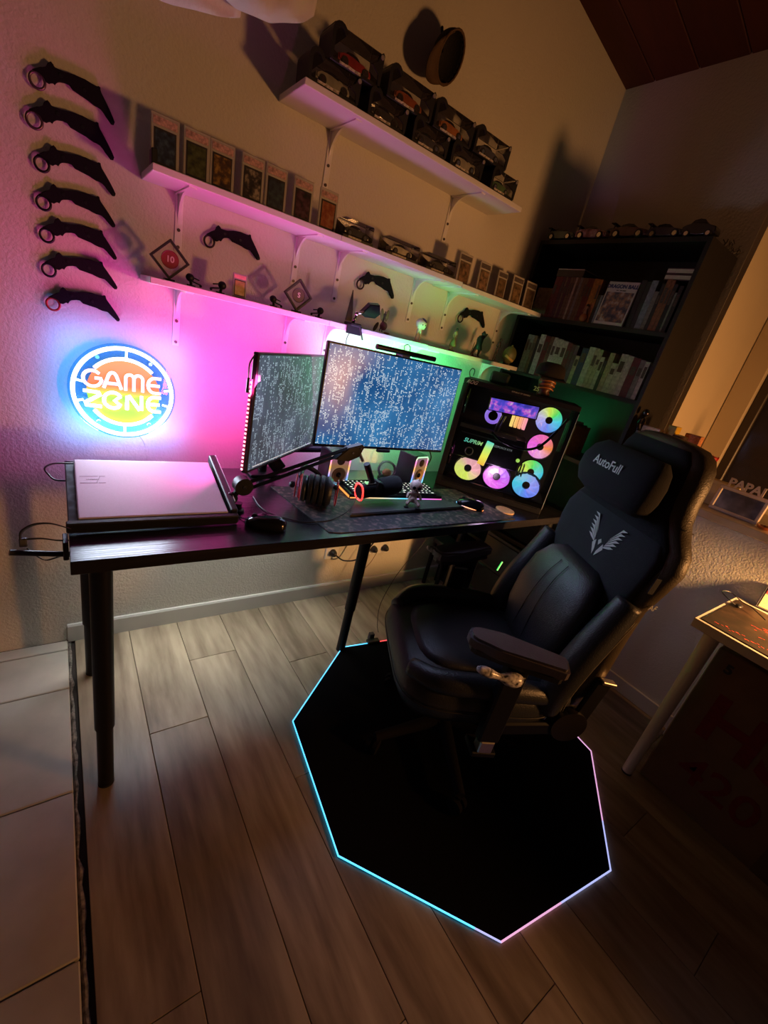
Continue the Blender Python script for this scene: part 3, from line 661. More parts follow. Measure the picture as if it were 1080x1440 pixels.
# figurines
def figure(label, x, y, z, h, body_mat, pose='stand', rz=0, base=0.018, group=None, parts=None, base_mat=None):
    t = thing('figurine', label, 'figurine', (x, y, z), (0, 0, rz), group); s = h/1.0
    J = {'stand': [(0,0,.52,.09),(0,0,.66,.085),(0,0,.80,.09),(0,0,.87,.04),(0,0,.94,.055),(.13,0,.80,.045),(.19,.02,.64,.035),(.20,-.04,.50,.028),(-.13,0,.80,.045),(-.18,.02,.64,.035),(-.17,-.05,.50,.028),(.07,0,.44,.065),(.09,0,.24,.05),(.10,0,.03,.035),(.10,-.07,.02,.03),(-.07,0,.44,.065),(-.09,0,.24,.05),(-.11,0,.03,.035),(-.11,-.07,.02,.03)],
         'lunge': [(0,0,.50,.10),(.01,0,.64,.10),(.05,0,.78,.10),(.09,0,.86,.045),(.12,0,.93,.055),(.19,0,.80,.05),(.25,-.02,.88,.04),(.30,-.04,.97,.035),(-.08,0,.78,.05),(-.15,.02,.64,.045),(-.12,-.04,.54,.035),(.07,0,.42,.09),(.13,0,.24,.07),(.10,0,.03,.04),(.16,-.05,.02,.03),(-.08,0,.42,.09),(-.18,0,.26,.08),(-.24,0,.03,.045),(-.20,-.07,.02,.03)],
         'thin': [(0,0,.50,.05),(.01,0,.64,.045),(.02,0,.78,.055),(.03,0,.86,.025),(.05,0,.93,.045),(.09,0,.78,.03),(.14,.02,.66,.022),(.08,-.05,.58,.02),(-.05,0,.78,.03),(-.10,.02,.64,.022),(-.05,-.05,.55,.02),(.03,0,.44,.035),(.04,0,.24,.028),(.03,0,.03,.022),(.06,-.05,.02,.02),(-.04,0,.44,.035),(-.07,0,.24,.028),(-.11,0,.03,.022),(-.11,-.05,.02,.02)]}[pose]
    E = [(0,1),(1,2),(2,3),(3,4),(2,5),(5,6),(6,7),(2,8),(8,9),(9,10),(0,11),(11,12),(12,13),(13,14),(0,15),(15,16),(16,17),(17,18)]
    skin('body', [(a*s, b*s, c*s+0.004, r*s) for a, b, c, r in J], E, body_mat, t)
    if base: obj('base', cyl(B(), (-0.02*s, -0.02*s, 0.002), base, 0.004, n=18), base_mat or BLACKP, t)
    for nm, bm, mt_ in (parts(s) if parts else []): obj(nm, bm, mt_, t, smooth=True)
    return t
OLV = M('olive_green', (0.13, 0.13, 0.04), 0.5, nscale=20, nvar=0.2); FDK = M('figure_dark', (0.025, 0.02, 0.018), 0.5, nscale=30, nvar=0.2)
def ears(s):
    e = []
    for sx, tl in ((-0.14, 10), (0.16, -6)):
        e.append(('ear', ball(B(), (sx*s*1.0, 0, 0.80*s), (0.10*s, 0.04*s, 0.27*s), rot=(0, RAD(-tl), 0), n=12), OLV))
    e.append(('wing', ball(B(), (-0.32*s, 0.04*s, 0.22*s), (0.10*s, 0.05*s, 0.24*s), rot=(0, RAD(25), 0), n=12), FDK))
    e.append(('foot', ball(B(), (0.30*s, -0.05*s, 0.05*s), (0.18*s, 0.09*s, 0.05*s), n=12), M('brown_foot', (0.25,0.10,0.04), 0.5, nscale=20, nvar=0.2)))
    e.append(('head', ball(B(), (0.06*s, -0.02*s, 0.33*s), (0.19*s, 0.17*s, 0.20*s), n=14), M('figure_maroon', (0.10,0.03,0.03), 0.5, nscale=20, nvar=0.2)))
    return e
figure('crouching dark figurine with two upright green ears', 1.062, 1.58, 1.4027, 0.085, FDK, 'thin', parts=ears, base=0)
PALEF = M('pale_figure', (0.62, 0.54, 0.48), 0.45, nscale=40, nvar=0.2)
def vinyl(s):
    return [('head', ball(B(), (0.02*s, 0, 0.76*s), (0.26*s, 0.22*s, 0.23*s), n=18), PALEF),
            ('purple_dome', ball(B(), (0.07*s, -0.04*s, 0.86*s), (0.17*s, 0.16*s, 0.13*s), rot=(0, RAD(30), 0), n=16), M('purple_dome', (0.05,0.02,0.10), 0.25, nscale=20, nvar=0.2)),
            ('eye', ball(B(), (-0.05*s, -0.205*s, 0.72*s), (0.03*s,0.02*s,0.03*s), n=8), BLACKG), ('eye', ball(B(), (0.10*s, -0.205*s, 0.72*s), (0.03*s,0.02*s,0.03*s), n=8), BLACKG)]
figure('pale big-headed figurine with a dark purple dome on its head', 1.255, 1.58, 1.4028, 0.098, PALEF, 'stand', parts=vinyl, base=0.02, base_mat=PALEF)
def dress(s): return [('dress', lathe(B(), [(0.17*s, 0.20*s), (0.13*s, 0.40*s), (0.09*s, 0.60*s)], n=16), M('ochre_dress', (0.20,0.15,0.06), 0.6, nscale=30, nvar=0.2)), ('hair', ball(B(), (0.05*s, 0.01*s, 0.95*s), (0.07*s,0.07*s,0.08*s), n=12), FDK)]
figure('slim figurine in an ochre dress, left of three on the lower shelf', 1.455, 1.57, 1.4005, 0.098, M('figure_skin', (0.35,0.22,0.14), 0.5, nscale=20, nvar=0.1), 'thin', parts=dress, base=0.014)
def blade(s): return [('sword', rod(B(), (-0.36*s, -0.02*s, 0.04*s), (-0.30*s, -0.02*s, 0.55*s), 0.022*s, 0.012*s, n=8), FDK), ('spiky_hair', lathe(B(), [(0.08*s, 0.90*s), (0.11*s, 0.97*s), (0.02*s, 1.08*s)], c=(0.12*s, 0, 0), n=7), FDK), ('coat', lathe(B(), [(0.20*s, 0.30*s), (0.13*s, 0.52*s), (0.14*s, 0.78*s)], n=14), FDK)]
figure('black lunging figurine in wide trousers, middle of three', 1.620, 1.57, 1.4005, 0.112, FDK, 'lunge', parts=blade, base=0.024)
figure('thin dark standing figurine, right of three on the lower shelf', 1.755, 1.57, 1.4005, 0.110, FDK, 'thin', base=0.026, parts=lambda s: [('hair', ball(B(), (0.06*s, 0, 0.95*s), (0.07*s,0.06*s,0.07*s), n=10), FDK)])
def crouch(s): return [('shell', ball(B(), (0.0, 0.02*s, 0.48*s), (0.40*s, 0.3*s, 0.42*s), n=14), OLV), ('yellow_arm', rod(B(), (-0.42*s, -0.1*s, 0.42*s), (0.05*s, -0.25*s, 0.22*s), 0.07*s, 0.06*s), M('yellow_arm', (0.55,0.40,0.12), 0.5, nscale=20, nvar=0.1))]
figure('olive crouching figurine at the right end of the lower shelf', 1.858, 1.57, 1.4005, 0.10, OLV, 'stand', parts=crouch, base=0.02)

# ================================================================ DESK
DZ = 0.81
DK = thing('desk', 'long black wooden desk with adjustable round legs', 'desk', (0, 0, 0))
obj('desktop', box2(B(), 0.0, 1.955, 0.985, 1.572, DZ-0.034, DZ, bev=0.0015), DESKM, DK)
for x, y in ((0.058, 1.04), (0.050, 1.517), (1.02, 1.305), (1.88, 1.04), (1.88, 1.517)):
    lg = obj('leg', rod(B(), (x, y, 0.235), (x, y, DZ-0.037), 0.0245, n=28), BLACKM, DK, smooth='auto')
    obj('lower_tube', rod(B(), (x, y, 0.004), (x, y, 0.245), 0.0205, n=28), BLACKM, lg, smooth='auto')
    obj('foot_cap', rod(B(), (x, y, 0.0), (x, y, 0.006), 0.021, n=24), RUBBER, lg)
    obj('mounting_plate', cyl(B(), (x, y, DZ-0.036), 0.045, 0.003, n=24), BLACKM, lg)

# ---- laptop on a lap tray
TR = thing('lap_tray', 'black lap tray with raised front lip at the left desk end', 'tray', (0.0, 1.122, DZ), (0, 0, RAD(0)))
tl = RAD(14.5)
HEX = artmat('hex_pad', [(0.012,0.014,0.02),(0.03,0.04,0.06),(0.10,0.13,0.18)], 45, 0.3, 'voronoi')
def T(p): return p
bm = B(); box2(bm, 0.0, 0.400, 0.0, 0.268, 0, 0.008, bev=0.002); pan = obj('pan', bm, BLACKP, TR, loc=(0, 0, 0.010), rot=(tl, 0, 0))
obj('patterned_pad', box2(B(), 0.003, 0.040, 0.01, 0.258, 0.008, 0.0095), HEX, pan)
obj('front_lip', box2(B(), -0.004, 0.396, -0.012, 0.004, -0.006, 0.024, bev=0.003), BLACKP, pan)
obj('back_rim', box2(B(), 0.0, 0.30, 0.262, 0.268, 0.008, 0.012, bev=0.002), M('tray_rim', (0.2,0.2,0.25), 0.3, nscale=10, nvar=0.1), pan)
obj('side_rail', box2(B(), 0.378, 0.398, 0.01, 0.290, 0.004, 0.030, bev=0.003), BLACKP, pan)
obj('rail_edge', box2(B(), 0.3985, 0.400, 0.05, 0.290, 0.027, 0.0305), M('rail_white', (0.7,0.7,0.8), 0.3, nscale=10, nvar=0.1), pan)
bm = B(); box2(bm, 0.03, 0.36, 0.215, 0.25, 0, 0.060); obj('rear_prop', bm, BLACKP, TR)
LP = thing('laptop', 'closed silver laptop reflecting pink and violet light', 'laptop', (0.0, 1.122, DZ+0.0), (0, 0, 0))
LPM = M('laptop_aluminium', (0.58, 0.54, 0.68), 0.45, metal=0.0, nscale=300, nvar=0.04)
lid = obj('lid', box2(B(), 0.0, 0.350, 0.0, 0.247, 0.010, 0.018, bev=0.003, seg=2), LPM, LP, loc=(0.020, 0.006, 0.0185), rot=(tl, 0, 0))
obj('base_deck', box2(B(), 0.0, 0.350, 0.0, 0.247, 0.0, 0.0098, bev=0.003, seg=2), M('laptop_dark', (0.12,0.12,0.14), 0.4, nscale=50, nvar=0.1), lid)
GRV = M('laptop_groove', (0.30, 0.26, 0.36), 0.4, metal=0.3, nscale=50, nvar=0.05)
bm = B(); box2(bm, 0.010, 0.050, 0.168, 0.170, 0.018, 0.0184); box2(bm, 0.053, 0.066, 0.168, 0.170, 0.018, 0.0184); box2(bm, 0.010, 0.048, 0.139, 0.141, 0.018, 0.0184); box2(bm, 0.051, 0.066, 0.139, 0.141, 0.018, 0.0184)
obj('groove', bm, GRV, lid)
obj('slash', box(B(), (0.0505, 0.154, 0.0182), (0.0015, 0.03, 0.0006), rot=(0,0,RAD(-18))), GRV, lid)
text('lettering', 'XXXXXXXXXX XXXX  XXXX'.replace('X', '-'), 0.008, GRV, lid, (0.037, 0.1545, 0.0182), (0, 0, 0), ext=0.0002)
text('lettering', 'VIVOBOOK', 0.0055, GRV, lid, (0.038, 0.1545, 0.0184), (0,0,0), ext=0.0002)
for o in [c for c in lid.children if c.name.startswith('lettering')][:1]: bpy.data.objects.remove(o)
tag(obj('charging_cable', sweep(B(), smooth_path([(0.030, 1.350, 0.898), (0.012, 1.350, 0.900), (-0.025, 1.345, 0.900), (-0.042, 1.33, 0.892), (-0.032, 1.32, 0.875), (-0.02, 1.31, 0.868), (0.004, 1.31, 0.866)]), 0.0022, n=8), BLACKP), 'thin black charging cable looping off the left desk corner', 'cable')
# VR style strap and rod at the left desk edge
ST = thing('strap_holder', 'black strapped rod sticking out from the left desk edge', 'strap', (0, 1.10, 0.80))
obj('rod', rod(B(), (-0.105, -0.02, -0.008), (0.02, 0.0, -0.040), 0.0065), BLACKP, ST, smooth='auto')
def band(name, pts, w_, th=0.002):
    bm = B(); P = smooth_path(pts, 5); vs = []
    for i, p in enumerate(P):
        t_ = (P[min(i+1, len(P)-1)] - P[max(i-1, 0)]).normalized(); sd = Vector((0.25, 0.75, -0.6)).normalized() * w_/2
        vs.append((bm.verts.new(p+sd), bm.verts.new(p-sd)))
    for a, b in zip(vs[:-1], vs[1:]): bm.faces.new((a[0], a[1], b[1], b[0]))
    o = obj(name, bm, M('strap_webbing', (0.013,0.013,0.018), 0.6, bump=0.4, bscale=400, nscale=30, nvar=0.1), ST, smooth=True); md = o.modifiers.new('s', 'SOLIDIFY'); md.thickness = th
    return o
band('strap', [(0.004, 0, 0.030), (-0.030, 0, 0.046), (-0.060, 0, 0.046), (-0.082, 0, 0.030), (-0.084, 0, 0.008)], 0.013)
band('strap', [(-0.080, 0, 0.012), (-0.05, 0, 0.012), (-0.02, 0, 0.004), (0.006, 0, 0.002)], 0.013)
band('strap', [(-0.075, 0, -0.012), (-0.050, -0.005, -0.040), (-0.03, -0.005, -0.040), (0.006, 0, -0.028)], 0.008)
obj('buckle', box(B(), (-0.082, 0, 0.004), (0.014, 0.010, 0.022), bev=0.002), M('buckle_grey', (0.10,0.10,0.11), 0.4, nscale=20, nvar=0.1), ST)
obj('mount_block', box2(B(), -0.012, -0.001, -0.02, 0.03, -0.042, 0.006, bev=0.002), BLACKP, ST)

# ---- desk mat, keyboard, wrist plate, mice, cork coaster
tag(obj('desk_mat', prism(B(), [(0.598,1.385),(1.485,1.328),(1.545,1.000),(0.68,1.008),(0.648,1.02)], 0, 0.003, Matrix(((1,0,0,0),(0,0,1,0),(0,1,0,DZ),(0,0,0,1))), bev=0.0008), artmat('star_mat', [(0.010,0.010,0.012),(0.018,0.017,0.02),(0.16,0.10,0.09)], 55, 0.7, 'noise')), 'large black desk mat with speckled orange and grey print', 'desk mat')
tag(obj('coaster', cyl(B(), (1.575, 1.085, DZ+0.0025), 0.042, 0.005, n=40), M('cork', (0.55, 0.36, 0.24), 0.8, nscale=80, nvar=0.2, bump=0.3)), 'round cork coaster in front of the computer case', 'coaster')
MZ = DZ + 0.0031
KB = thing('keyboard', 'black keyboard with white key legends and rainbow underglow', 'keyboard', (1.085, 1.300, MZ), (0, 0, RAD(-6)))
obj('chassis', box2(B(), -0.22, 0.22, -0.065, 0.065, 0, 0.018, bev=0.004), BLACKM, KB)
def glowmat(name, stops, axis='X', lo=-0.2, hi=0.2, s=2.0):
    mt, N, L = newmat(name); b = N['Principled BSDF']; tc = N.new('ShaderNodeTexCoord'); sp = N.new('ShaderNodeSeparateXYZ'); L.new(tc.outputs['Object'], sp.inputs[0])
    mr = N.new('ShaderNodeMapRange'); mr.inputs['From Min'].default_value = lo; mr.inputs['From Max'].default_value = hi; L.new(sp.outputs[axis], mr.inputs[0])
    rp = N.new('ShaderNodeValToRGB'); e = rp.color_ramp.elements
    while len(e) < len(stops): e.new(0.5)
    for q, (p, c) in zip(e, stops): q.position = p; q.color = (*c, 1)
    L.new(mr.outputs[0], rp.inputs[0]); L.new(rp.outputs[0], b.inputs['Emission Color']); b.inputs['Emission Strength'].default_value = s
    b.inputs['Base Color'].default_value = (0.1,0.1,0.1,1)
    return mt
KG = glowmat('key_glow', [(0, (1,0.35,0.05)), (0.3, (0.9,0.7,0.4)), (0.55, (0.1,0.7,1)), (0.8, (0.8,0.2,0.9)), (1, (1,0.15,0.5))], lo=-0.22, hi=0.22, s=1.2)
obj('underglow', box2(B(), -0.218, 0.218, -0.067, -0.064, 0.002, 0.006), KG, KB)
obj('underglow', box2(B(), -0.222, -0.2195, -0.06, 0.06, 0.002, 0.010), KG, KB)
kcm = M('keycap', (0.03,0.03,0.035), 0.5, nscale=30, nvar=0.1); lgm = emat('key_legend', (1.0, 0.85, 0.75), 0.9)
key_bm = box(B(), (0,0,0), (0.0165, 0.0165, 0.009), bev=0.002); kf = None; lf = None
for r in range(6):
    y = 0.052 - r*0.0202; x = -0.208
    row = [1]*21 if r in (0,1,2) else ([1.6]+[1]*10+[2.2]+[1]*6 if r < 5 else [1.3,1.3,1.3,6.2,1.3,1.3,1.3,1.3,1,1,1,2])
    for wv in row:
        if x + 0.0198*wv > 0.215: break
        if kf is None:
            kf = obj('key', key_bm, kcm, KB); o = kf
            lf = obj('legend', box(B(), (0,0,0.0046), (0.006, 0.006, 0.0005)), lgm, kf)
        else:
            o = kf.copy(); COL.objects.link(o); o.parent = KB
            l_ = lf.copy(); COL.objects.link(l_); l_.parent = o
        o.location = (x + 0.0198*wv/2, y, 0.0215); o.scale = (wv*1.02 if wv > 1 else 1, 1, 1); x += 0.0198*wv
PL = tag(obj('wrist_rest', prism(B(), [(0.732,1.180),(0.80,1.262),(1.395,1.190),(1.345,1.118),(0.735,1.075),(0.715,1.085)][:0] or [(0.865,1.235),(1.290,1.190),(1.345,1.117),(0.775,1.108)], 0, 0.012, Matrix(((1,0,0,0),(0,0,1,0),(0,1,0,MZ),(0,0,0,1))), bev=0.003), M('wrist_grey', (0.045,0.045,0.05), 0.6, nscale=40, nvar=0.1, bump=0.3, bscale=300)), 'flat dark grey wrist rest in front of the keyboard', 'wrist rest')
def mouse(label, loc, rz, glow=None, k=1.0):
    t = thing('computer_mouse', label, 'mouse', loc, (0,0,rz))
    bm = B(); loft(bm, [(0,0,0.002,0.058*k,0.030*k,2.6),(0,0,0.010,0.060*k,0.032*k,2.6),(-0.003,0,0.022,0.055*k,0.029*k,2.5),(-0.010,0,0.032,0.042*k,0.023*k,2.3),(-0.014,0,0.038,0.022*k,0.013*k,2.1)], n=24)
    obj('shell', bm, BLACKG, t, smooth=True)
    obj('scroll_wheel', cyl(B(), (0.034*k, 0, 0.028), 0.009, 0.006, rot=(pi/2,0,0), n=14), RUBBER, t)
    obj('button_seam', box(B(), (0.035*k, 0, 0.0255), (0.04*k, 0.0012, 0.008), rot=(0, RAD(22), 0)), BLACKP, t)
    if glow:
        obj('base_light', sweep(B(), [(0.059*k*cos(i*2*pi/24), 0.031*k*sin(i*2*pi/24), 0.004) for i in range(24)], 0.002, n=6, closed=True), glow, t)
        obj('logo_light', ball(B(), (-0.028*k, -0.012, 0.030), (0.010,0.006,0.006), n=10), emat('cyan_logo', (0.1,0.75,0.9), 1.0), t)
    return t
mouse('plain black wired mouse lying left on the bare desk', (0.470, 1.085, DZ+0.0005), RAD(150), k=1.02)
mouse('black gaming mouse with orange and cyan glow on the desk mat', (1.395, 1.135, MZ+0.0002), RAD(125), glow=glowmat('mouse_ring', [(0,(1,0.25,0.05)),(0.6,(1,0.35,0.2)),(1,(0.2,0.6,1))], lo=-0.06, hi=0.06, s=2.5))
tag(obj('mouse_cable', sweep(B(), smooth_path([(0.438, 1.112, DZ+0.012), (0.415, 1.15, DZ+0.003), (0.415, 1.20, DZ+0.003), (0.44, 1.28, DZ+0.003)]), 0.0017, n=6), BLACKP), 'black mouse cable curling behind the plain mouse', 'cable')
tag(obj('headset_cable', sweep(B(), smooth_path([(0.505, 1.30, DZ+0.003), (0.500, 1.22, DZ+0.003), (0.52, 1.16, DZ+0.003), (0.585, 1.10, DZ+0.003), (0.63, 1.085, DZ+0.006), (0.70, 1.095, DZ+0.006), (0.78, 1.13, DZ+0.020), (0.845, 1.19, 0.852)]), 0.0018, n=6), BLACKP), 'black cable running from microphone across the desk', 'cable')

# ---- headset on the mat
HS = thing('headset', 'black gaming headset with red cup rims lying on the desk mat', 'headset', (0.685, 1.225, MZ), (0, 0, RAD(-28)))
REDM = M('red_trim', (0.55, 0.02, 0.03), 0.35, nscale=20, nvar=0.1)
bm = B(); lathe(bm, [(0.040,-0.045),(0.050,-0.040),(0.051,-0.030),(0.046,-0.026),(0.052,-0.020),(0.052,-0.010),(0.047,-0.006),(0.053,0.0),(0.053,0.010),(0.048,0.014),(0.053,0.020),(0.053,0.030),(0.045,0.040)], n=28, rot=(0, pi/2, 0))
obj('ear_cushions', bm, LEATHER, HS, loc=(0.02, 0, 0.055), smooth='auto')
obj('cup_shell', lathe(B(), [(0.030,-0.012),(0.044,-0.006),(0.047,0.004),(0.044,0.010)], n=28, rot=(0, pi/2, 0)), M('cup_grey', (0.06,0.07,0.08), 0.25, nscale=10, nvar=0.1), HS, loc=(-0.035, 0, 0.053), smooth='auto')
for xx in (-0.045, 0.078):
    obj('red_ring', sweep(B(), [(xx, 0.045*cos(i*2*pi/28), 0.055+0.045*sin(i*2*pi/28)) for i in range(28)], 0.0022, n=6, closed=True), REDM, HS, smooth=True)
for dx_ in (0.0, 0.012):
    obj('red_ring', sweep(B(), [(-0.062+dx_, 0.022*cos(i*2*pi/28)+0.01, 0.053+0.040*sin(i*2*pi/28)) for i in range(28)], 0.002, n=6, closed=True), REDM, HS, smooth=True)
obj('headband', sweep(B(), smooth_path([(-0.05, 0.02, 0.085), (-0.045, 0.09, 0.10), (0.0, 0.145, 0.07), (0.045, 0.13, 0.04), (0.078, 0.04, 0.06)]), [0.009]*25, n=10), LEATHER, HS, smooth=True)
obj('microphone_boom', ball(B(), (-0.075, 0.02, 0.052), (0.012, 0.012, 0.012), n=10), BLACKP, HS, smooth=True)

# ---- microphone and boom arm
YA = 1.20
BA = thing('boom_arm', 'black double-bar boom arm reaching across in front of the monitors', 'microphone arm', (0.400, YA, DZ))
obj('clamp_base', lathe(B(), [(0.020,0),(0.020,0.006),(0.012,0.009),(0.011,0.022),(0.013,0.028)], c=(0.022,0,0), n=20), BLACKM, BA, smooth='auto')
obj('ball_joint', ball(B(), (0.0, 0, 0.045), 0.019, n=16), BLACKG, BA, smooth=True)
bm = B(); rod(bm, (0, 0, 0.045), (0.030, 0.0, 0.083), 0.009)
obj('neck', bm, BLACKM, BA)
P1 = Vector((0.030, 0, 0.085)); P2 = Vector((0.388, 0, 0.208))
dj = obj('round_joint', cyl(B(), P1, 0.027, 0.034, rot=(pi/2,0,0), n=28), BLACKM, BA, smooth='auto')
obj('joint_screw', cyl(B(), P1 + Vector((0,-0.0175,0)), 0.005, 0.003, rot=(pi/2,0,0), n=12), CHROME, dj)
nrm = Vector((-(P2-P1).z, 0, (P2-P1).x)).normalized()
for s_, y_ in ((0.010, -0.006), (-0.012, 0.008)):
    obj('arm_bar', rod(B(), P1 + nrm*s_*1.3 + Vector((0.02,y_,0)), P2 + nrm*s_*0.9 + Vector((-0.02,y_,0)), 0.0065, n=4), BLACKM, BA)
bm = B(); prism(bm, [(-0.075,-0.030),(-0.03,0.012),(0.022,0.026),(0.032,0.016),(0.018,-0.018),(-0.02,-0.036)], -0.014, 0.014, bev=0.003)
hd = obj('elbow_plate', bm, BLACKM, BA, loc=P2 + Vector((0.01,0,0.002)))
for x_, z_ in ((-0.012, -0.004), (0.016, 0.012)): obj('elbow_screw', cyl(B(), (x_, -0.0155, z_), 0.004, 0.003, rot=(pi/2,0,0), n=10), CHROME, hd)
obj('steel_tube', rod(B(), P2 + Vector((0.03, 0, 0.0)), P2 + Vector((0.055, 0, -0.035)), 0.0055), STEEL, BA, smooth='auto')
MI = thing('studio_microphone', 'black studio microphone with glowing red rear ring', 'microphone', (0.925, YA, 0.878), (0, RAD(-8), RAD(3)))
obj('body', lathe(B(), [(0.026,-0.072),(0.028,-0.068),(0.028,0.010),(0.030,0.014)], n=28, rot=(0, pi/2, 0)), BLACKM, MI, smooth='auto')
obj('foam_windscreen', lathe(B(), [(0.031,0.012),(0.036,0.018),(0.037,0.085),(0.032,0.105),(0.016,0.114),(0.002,0.116)], n=28, rot=(0, pi/2, 0)), FABRICD, MI, smooth=True)
obj('chrome_panel', box(B(), (-0.028, -0.002, 0.0285), (0.045, 0.026, 0.003), bev=0.001), STEEL, MI)
REDG = emat('red_glow', (1.0, 0.03, 0.02), 3.0)
obj('glow_ring', sweep(B(), [(-0.0735, 0.0245*math.copysign(abs(cos(i*2*pi/28))**0.75, cos(i*2*pi/28)), 0.031*math.copysign(abs(sin(i*2*pi/28))**0.75, sin(i*2*pi/28))) for i in range(28)], 0.0032, n=8, closed=True), REDG, MI, smooth=True)
obj('rear_cap', cyl(B(), (-0.0735, 0, 0), 0.022, 0.004, rot=(0,pi/2,0), n=24), M('rear_dark', (0.03,0.004,0.006), 0.4, nscale=200, nvar=0.3), MI)
obj('yoke', rod(B(), (-0.052, 0.0, 0.105), (-0.015, 0, 0.02), 0.0115), BLACKP, MI, smooth='auto')
obj('yoke_head', box(B(), (-0.006, 0, 0.012), (0.022, 0.062, 0.05), rot=(0, RAD(25), 0), bev=0.004), BLACKP, MI)

# ---- skull figurine
SKM = M('bone', (0.68, 0.50, 0.44), 0.5, nscale=60, nvar=0.35)
SK = thing('skull_figurine', 'small seated skeleton figurine with a bone-coloured skull', 'figurine', (1.083, 1.160, MZ+0.0122), (0,0,RAD(-30)))
skin('body', [(0,0,0.028,0.013),(0,0,0.045,0.012),(0,0,0.056,0.006),(0.022,-0.004,0.046,0.006),(0.028,-0.022,0.030,0.005),(-0.022,-0.004,0.046,0.006),(-0.028,-0.022,0.030,0.005),(0.018,-0.018,0.018,0.009),(0.026,-0.034,0.008,0.006),(-0.018,-0.018,0.018,0.009),(-0.026,-0.034,0.008,0.006),(0,0.004,0.012,0.014)],
     [(0,1),(1,2),(1,3),(3,4),(1,5),(5,6),(0,7),(7,8),(0,9),(9,10),(0,11)], SKM, SK)
bm = B(); ball(bm, (0,0,0.078), (0.025,0.025,0.024), n=18); ball(bm, (0,-0.012,0.061), (0.014,0.012,0.011), n=12)
obj('skull', bm, SKM, SK, smooth=True)
bm = B(); ball(bm, (0.0095,-0.0225,0.076), (0.007,0.004,0.0066), n=10); ball(bm, (-0.0095,-0.0225,0.076), (0.007,0.004,0.0066), n=10); ball(bm, (0,-0.0250,0.067), (0.003,0.002,0.0035), n=8)
obj('eye_socket', bm, BLACKMATTE, SK)
obj('teeth', box(B(), (0,-0.0225,0.0585), (0.014,0.003,0.004)), PRINTW, SK)
obj('crest', ball(B(), (0.004, 0.004, 0.097), (0.008, 0.010, 0.009), n=10), SKM, SK, smooth=True)
bm = B(); box(bm, (0.02,-0.038,0.003), (0.022,0.018,0.006), bev=0.002); box(bm, (-0.026,-0.038,0.003), (0.018,0.018,0.006), bev=0.002); obj('boots', bm, BLACKP, SK)
# ---- speakers
SPK = glowmat('speaker_glow', [(0,(0.1,0.8,0.9)),(0.3,(0.2,0.3,1)),(0.55,(1,0.45,0.05)),(0.8,(1,0.2,0.6)),(1,(0.3,0.9,0.4))], axis='Z', lo=0.0, hi=0.14, s=1.6)
SPF = glowmat('speaker_face', [(0,(0.1,0.5,0.8)),(0.3,(0.35,0.25,0.35)),(0.6,(0.6,0.30,0.10)),(0.85,(0.6,0.2,0.4)),(1,(0.3,0.6,0.3))], axis='Z', lo=0.0, hi=0.14, s=0.40)
def speaker(label, x, y, rz):
    t = thing('desktop_speaker', label, 'speaker', (x, y, DZ+0.0005), (0,0,rz), 'pair of small glowing desktop speakers')
    obj('cabinet', box2(B(), -0.045, 0.045, -0.04, 0.06, 0, 0.14, bev=0.004), M('speaker_grey', (0.05,0.055,0.065), 0.45, nscale=20, nvar=0.1), t)
    obj('front_panel', box2(B(), -0.040, 0.040, -0.0425, -0.040, 0.004, 0.136, bev=0.001), SPF, t)
    P = [(-0.040,0.006),(0.034,0.006),(0.041,0.014),(0.041,0.126),(0.034,0.135),(-0.034,0.135),(-0.041,0.126),(-0.041,0.012)]
    obj('glow_frame', sweep(B(), [(a, -0.043, b) for a, b in P], 0.003, n=6, closed=True), SPK, t)
    w1 = obj('woofer', lathe(B(), [(0.029,0.0),(0.031,0.004),(0.026,0.005),(0.016,-0.003),(0.011,0.002),(0.003,0.005)], c=(0,-0.043,0.050), n=24, rot=(pi/2,0,0)), M('cone_tan', (0.65,0.45,0.25), 0.5, nscale=20, nvar=0.1), t, smooth='auto')
    obj('dust_cap', ball(B(), (0,-0.046,0.050), (0.011,0.005,0.011), n=14), BLACKG, w1, smooth=True)
    w2 = obj('tweeter', lathe(B(), [(0.016,0.0),(0.017,0.003),(0.012,0.002),(0.004,0.004)], c=(0,-0.043,0.108), n=20, rot=(pi/2,0,0)), M('tweeter_tan', (0.25,0.16,0.09), 0.4, nscale=20, nvar=0.1), t, smooth='auto')
speaker('glowing desktop speaker standing right of the glass globe', 1.278, 1.425, RAD(12))
speaker('glowing desktop speaker behind the headset, left of the globe', 0.872, 1.425, RAD(-4))
GL = thing('glass_globe', 'small clear glass globe on the desk behind the microphone', 'globe', (1.155, 1.45, DZ))
obj('base', cyl(B(), (0,0,0.008), 0.034, 0.016, n=24), BLACKP, GL)
obj('dome', ball(B(), (0,0,0.050), 0.042, n=24), DOME, GL, smooth=True)
obj('orange_scene', ball(B(), (0.004,0,0.036), (0.022,0.02,0.018), n=12), M('orange_scene', (0.6,0.22,0.10), 0.5, nscale=60, nvar=0.4), GL, smooth=True)
bm = B(); box2(bm, 0.90, 1.10, 1.42, 1.52, DZ+0.0005, DZ+0.012, bev=0.003)
tag(obj('tablet', bm, BLACKG), 'flat black tablet lying behind the keyboard near the left speaker', 'tablet')

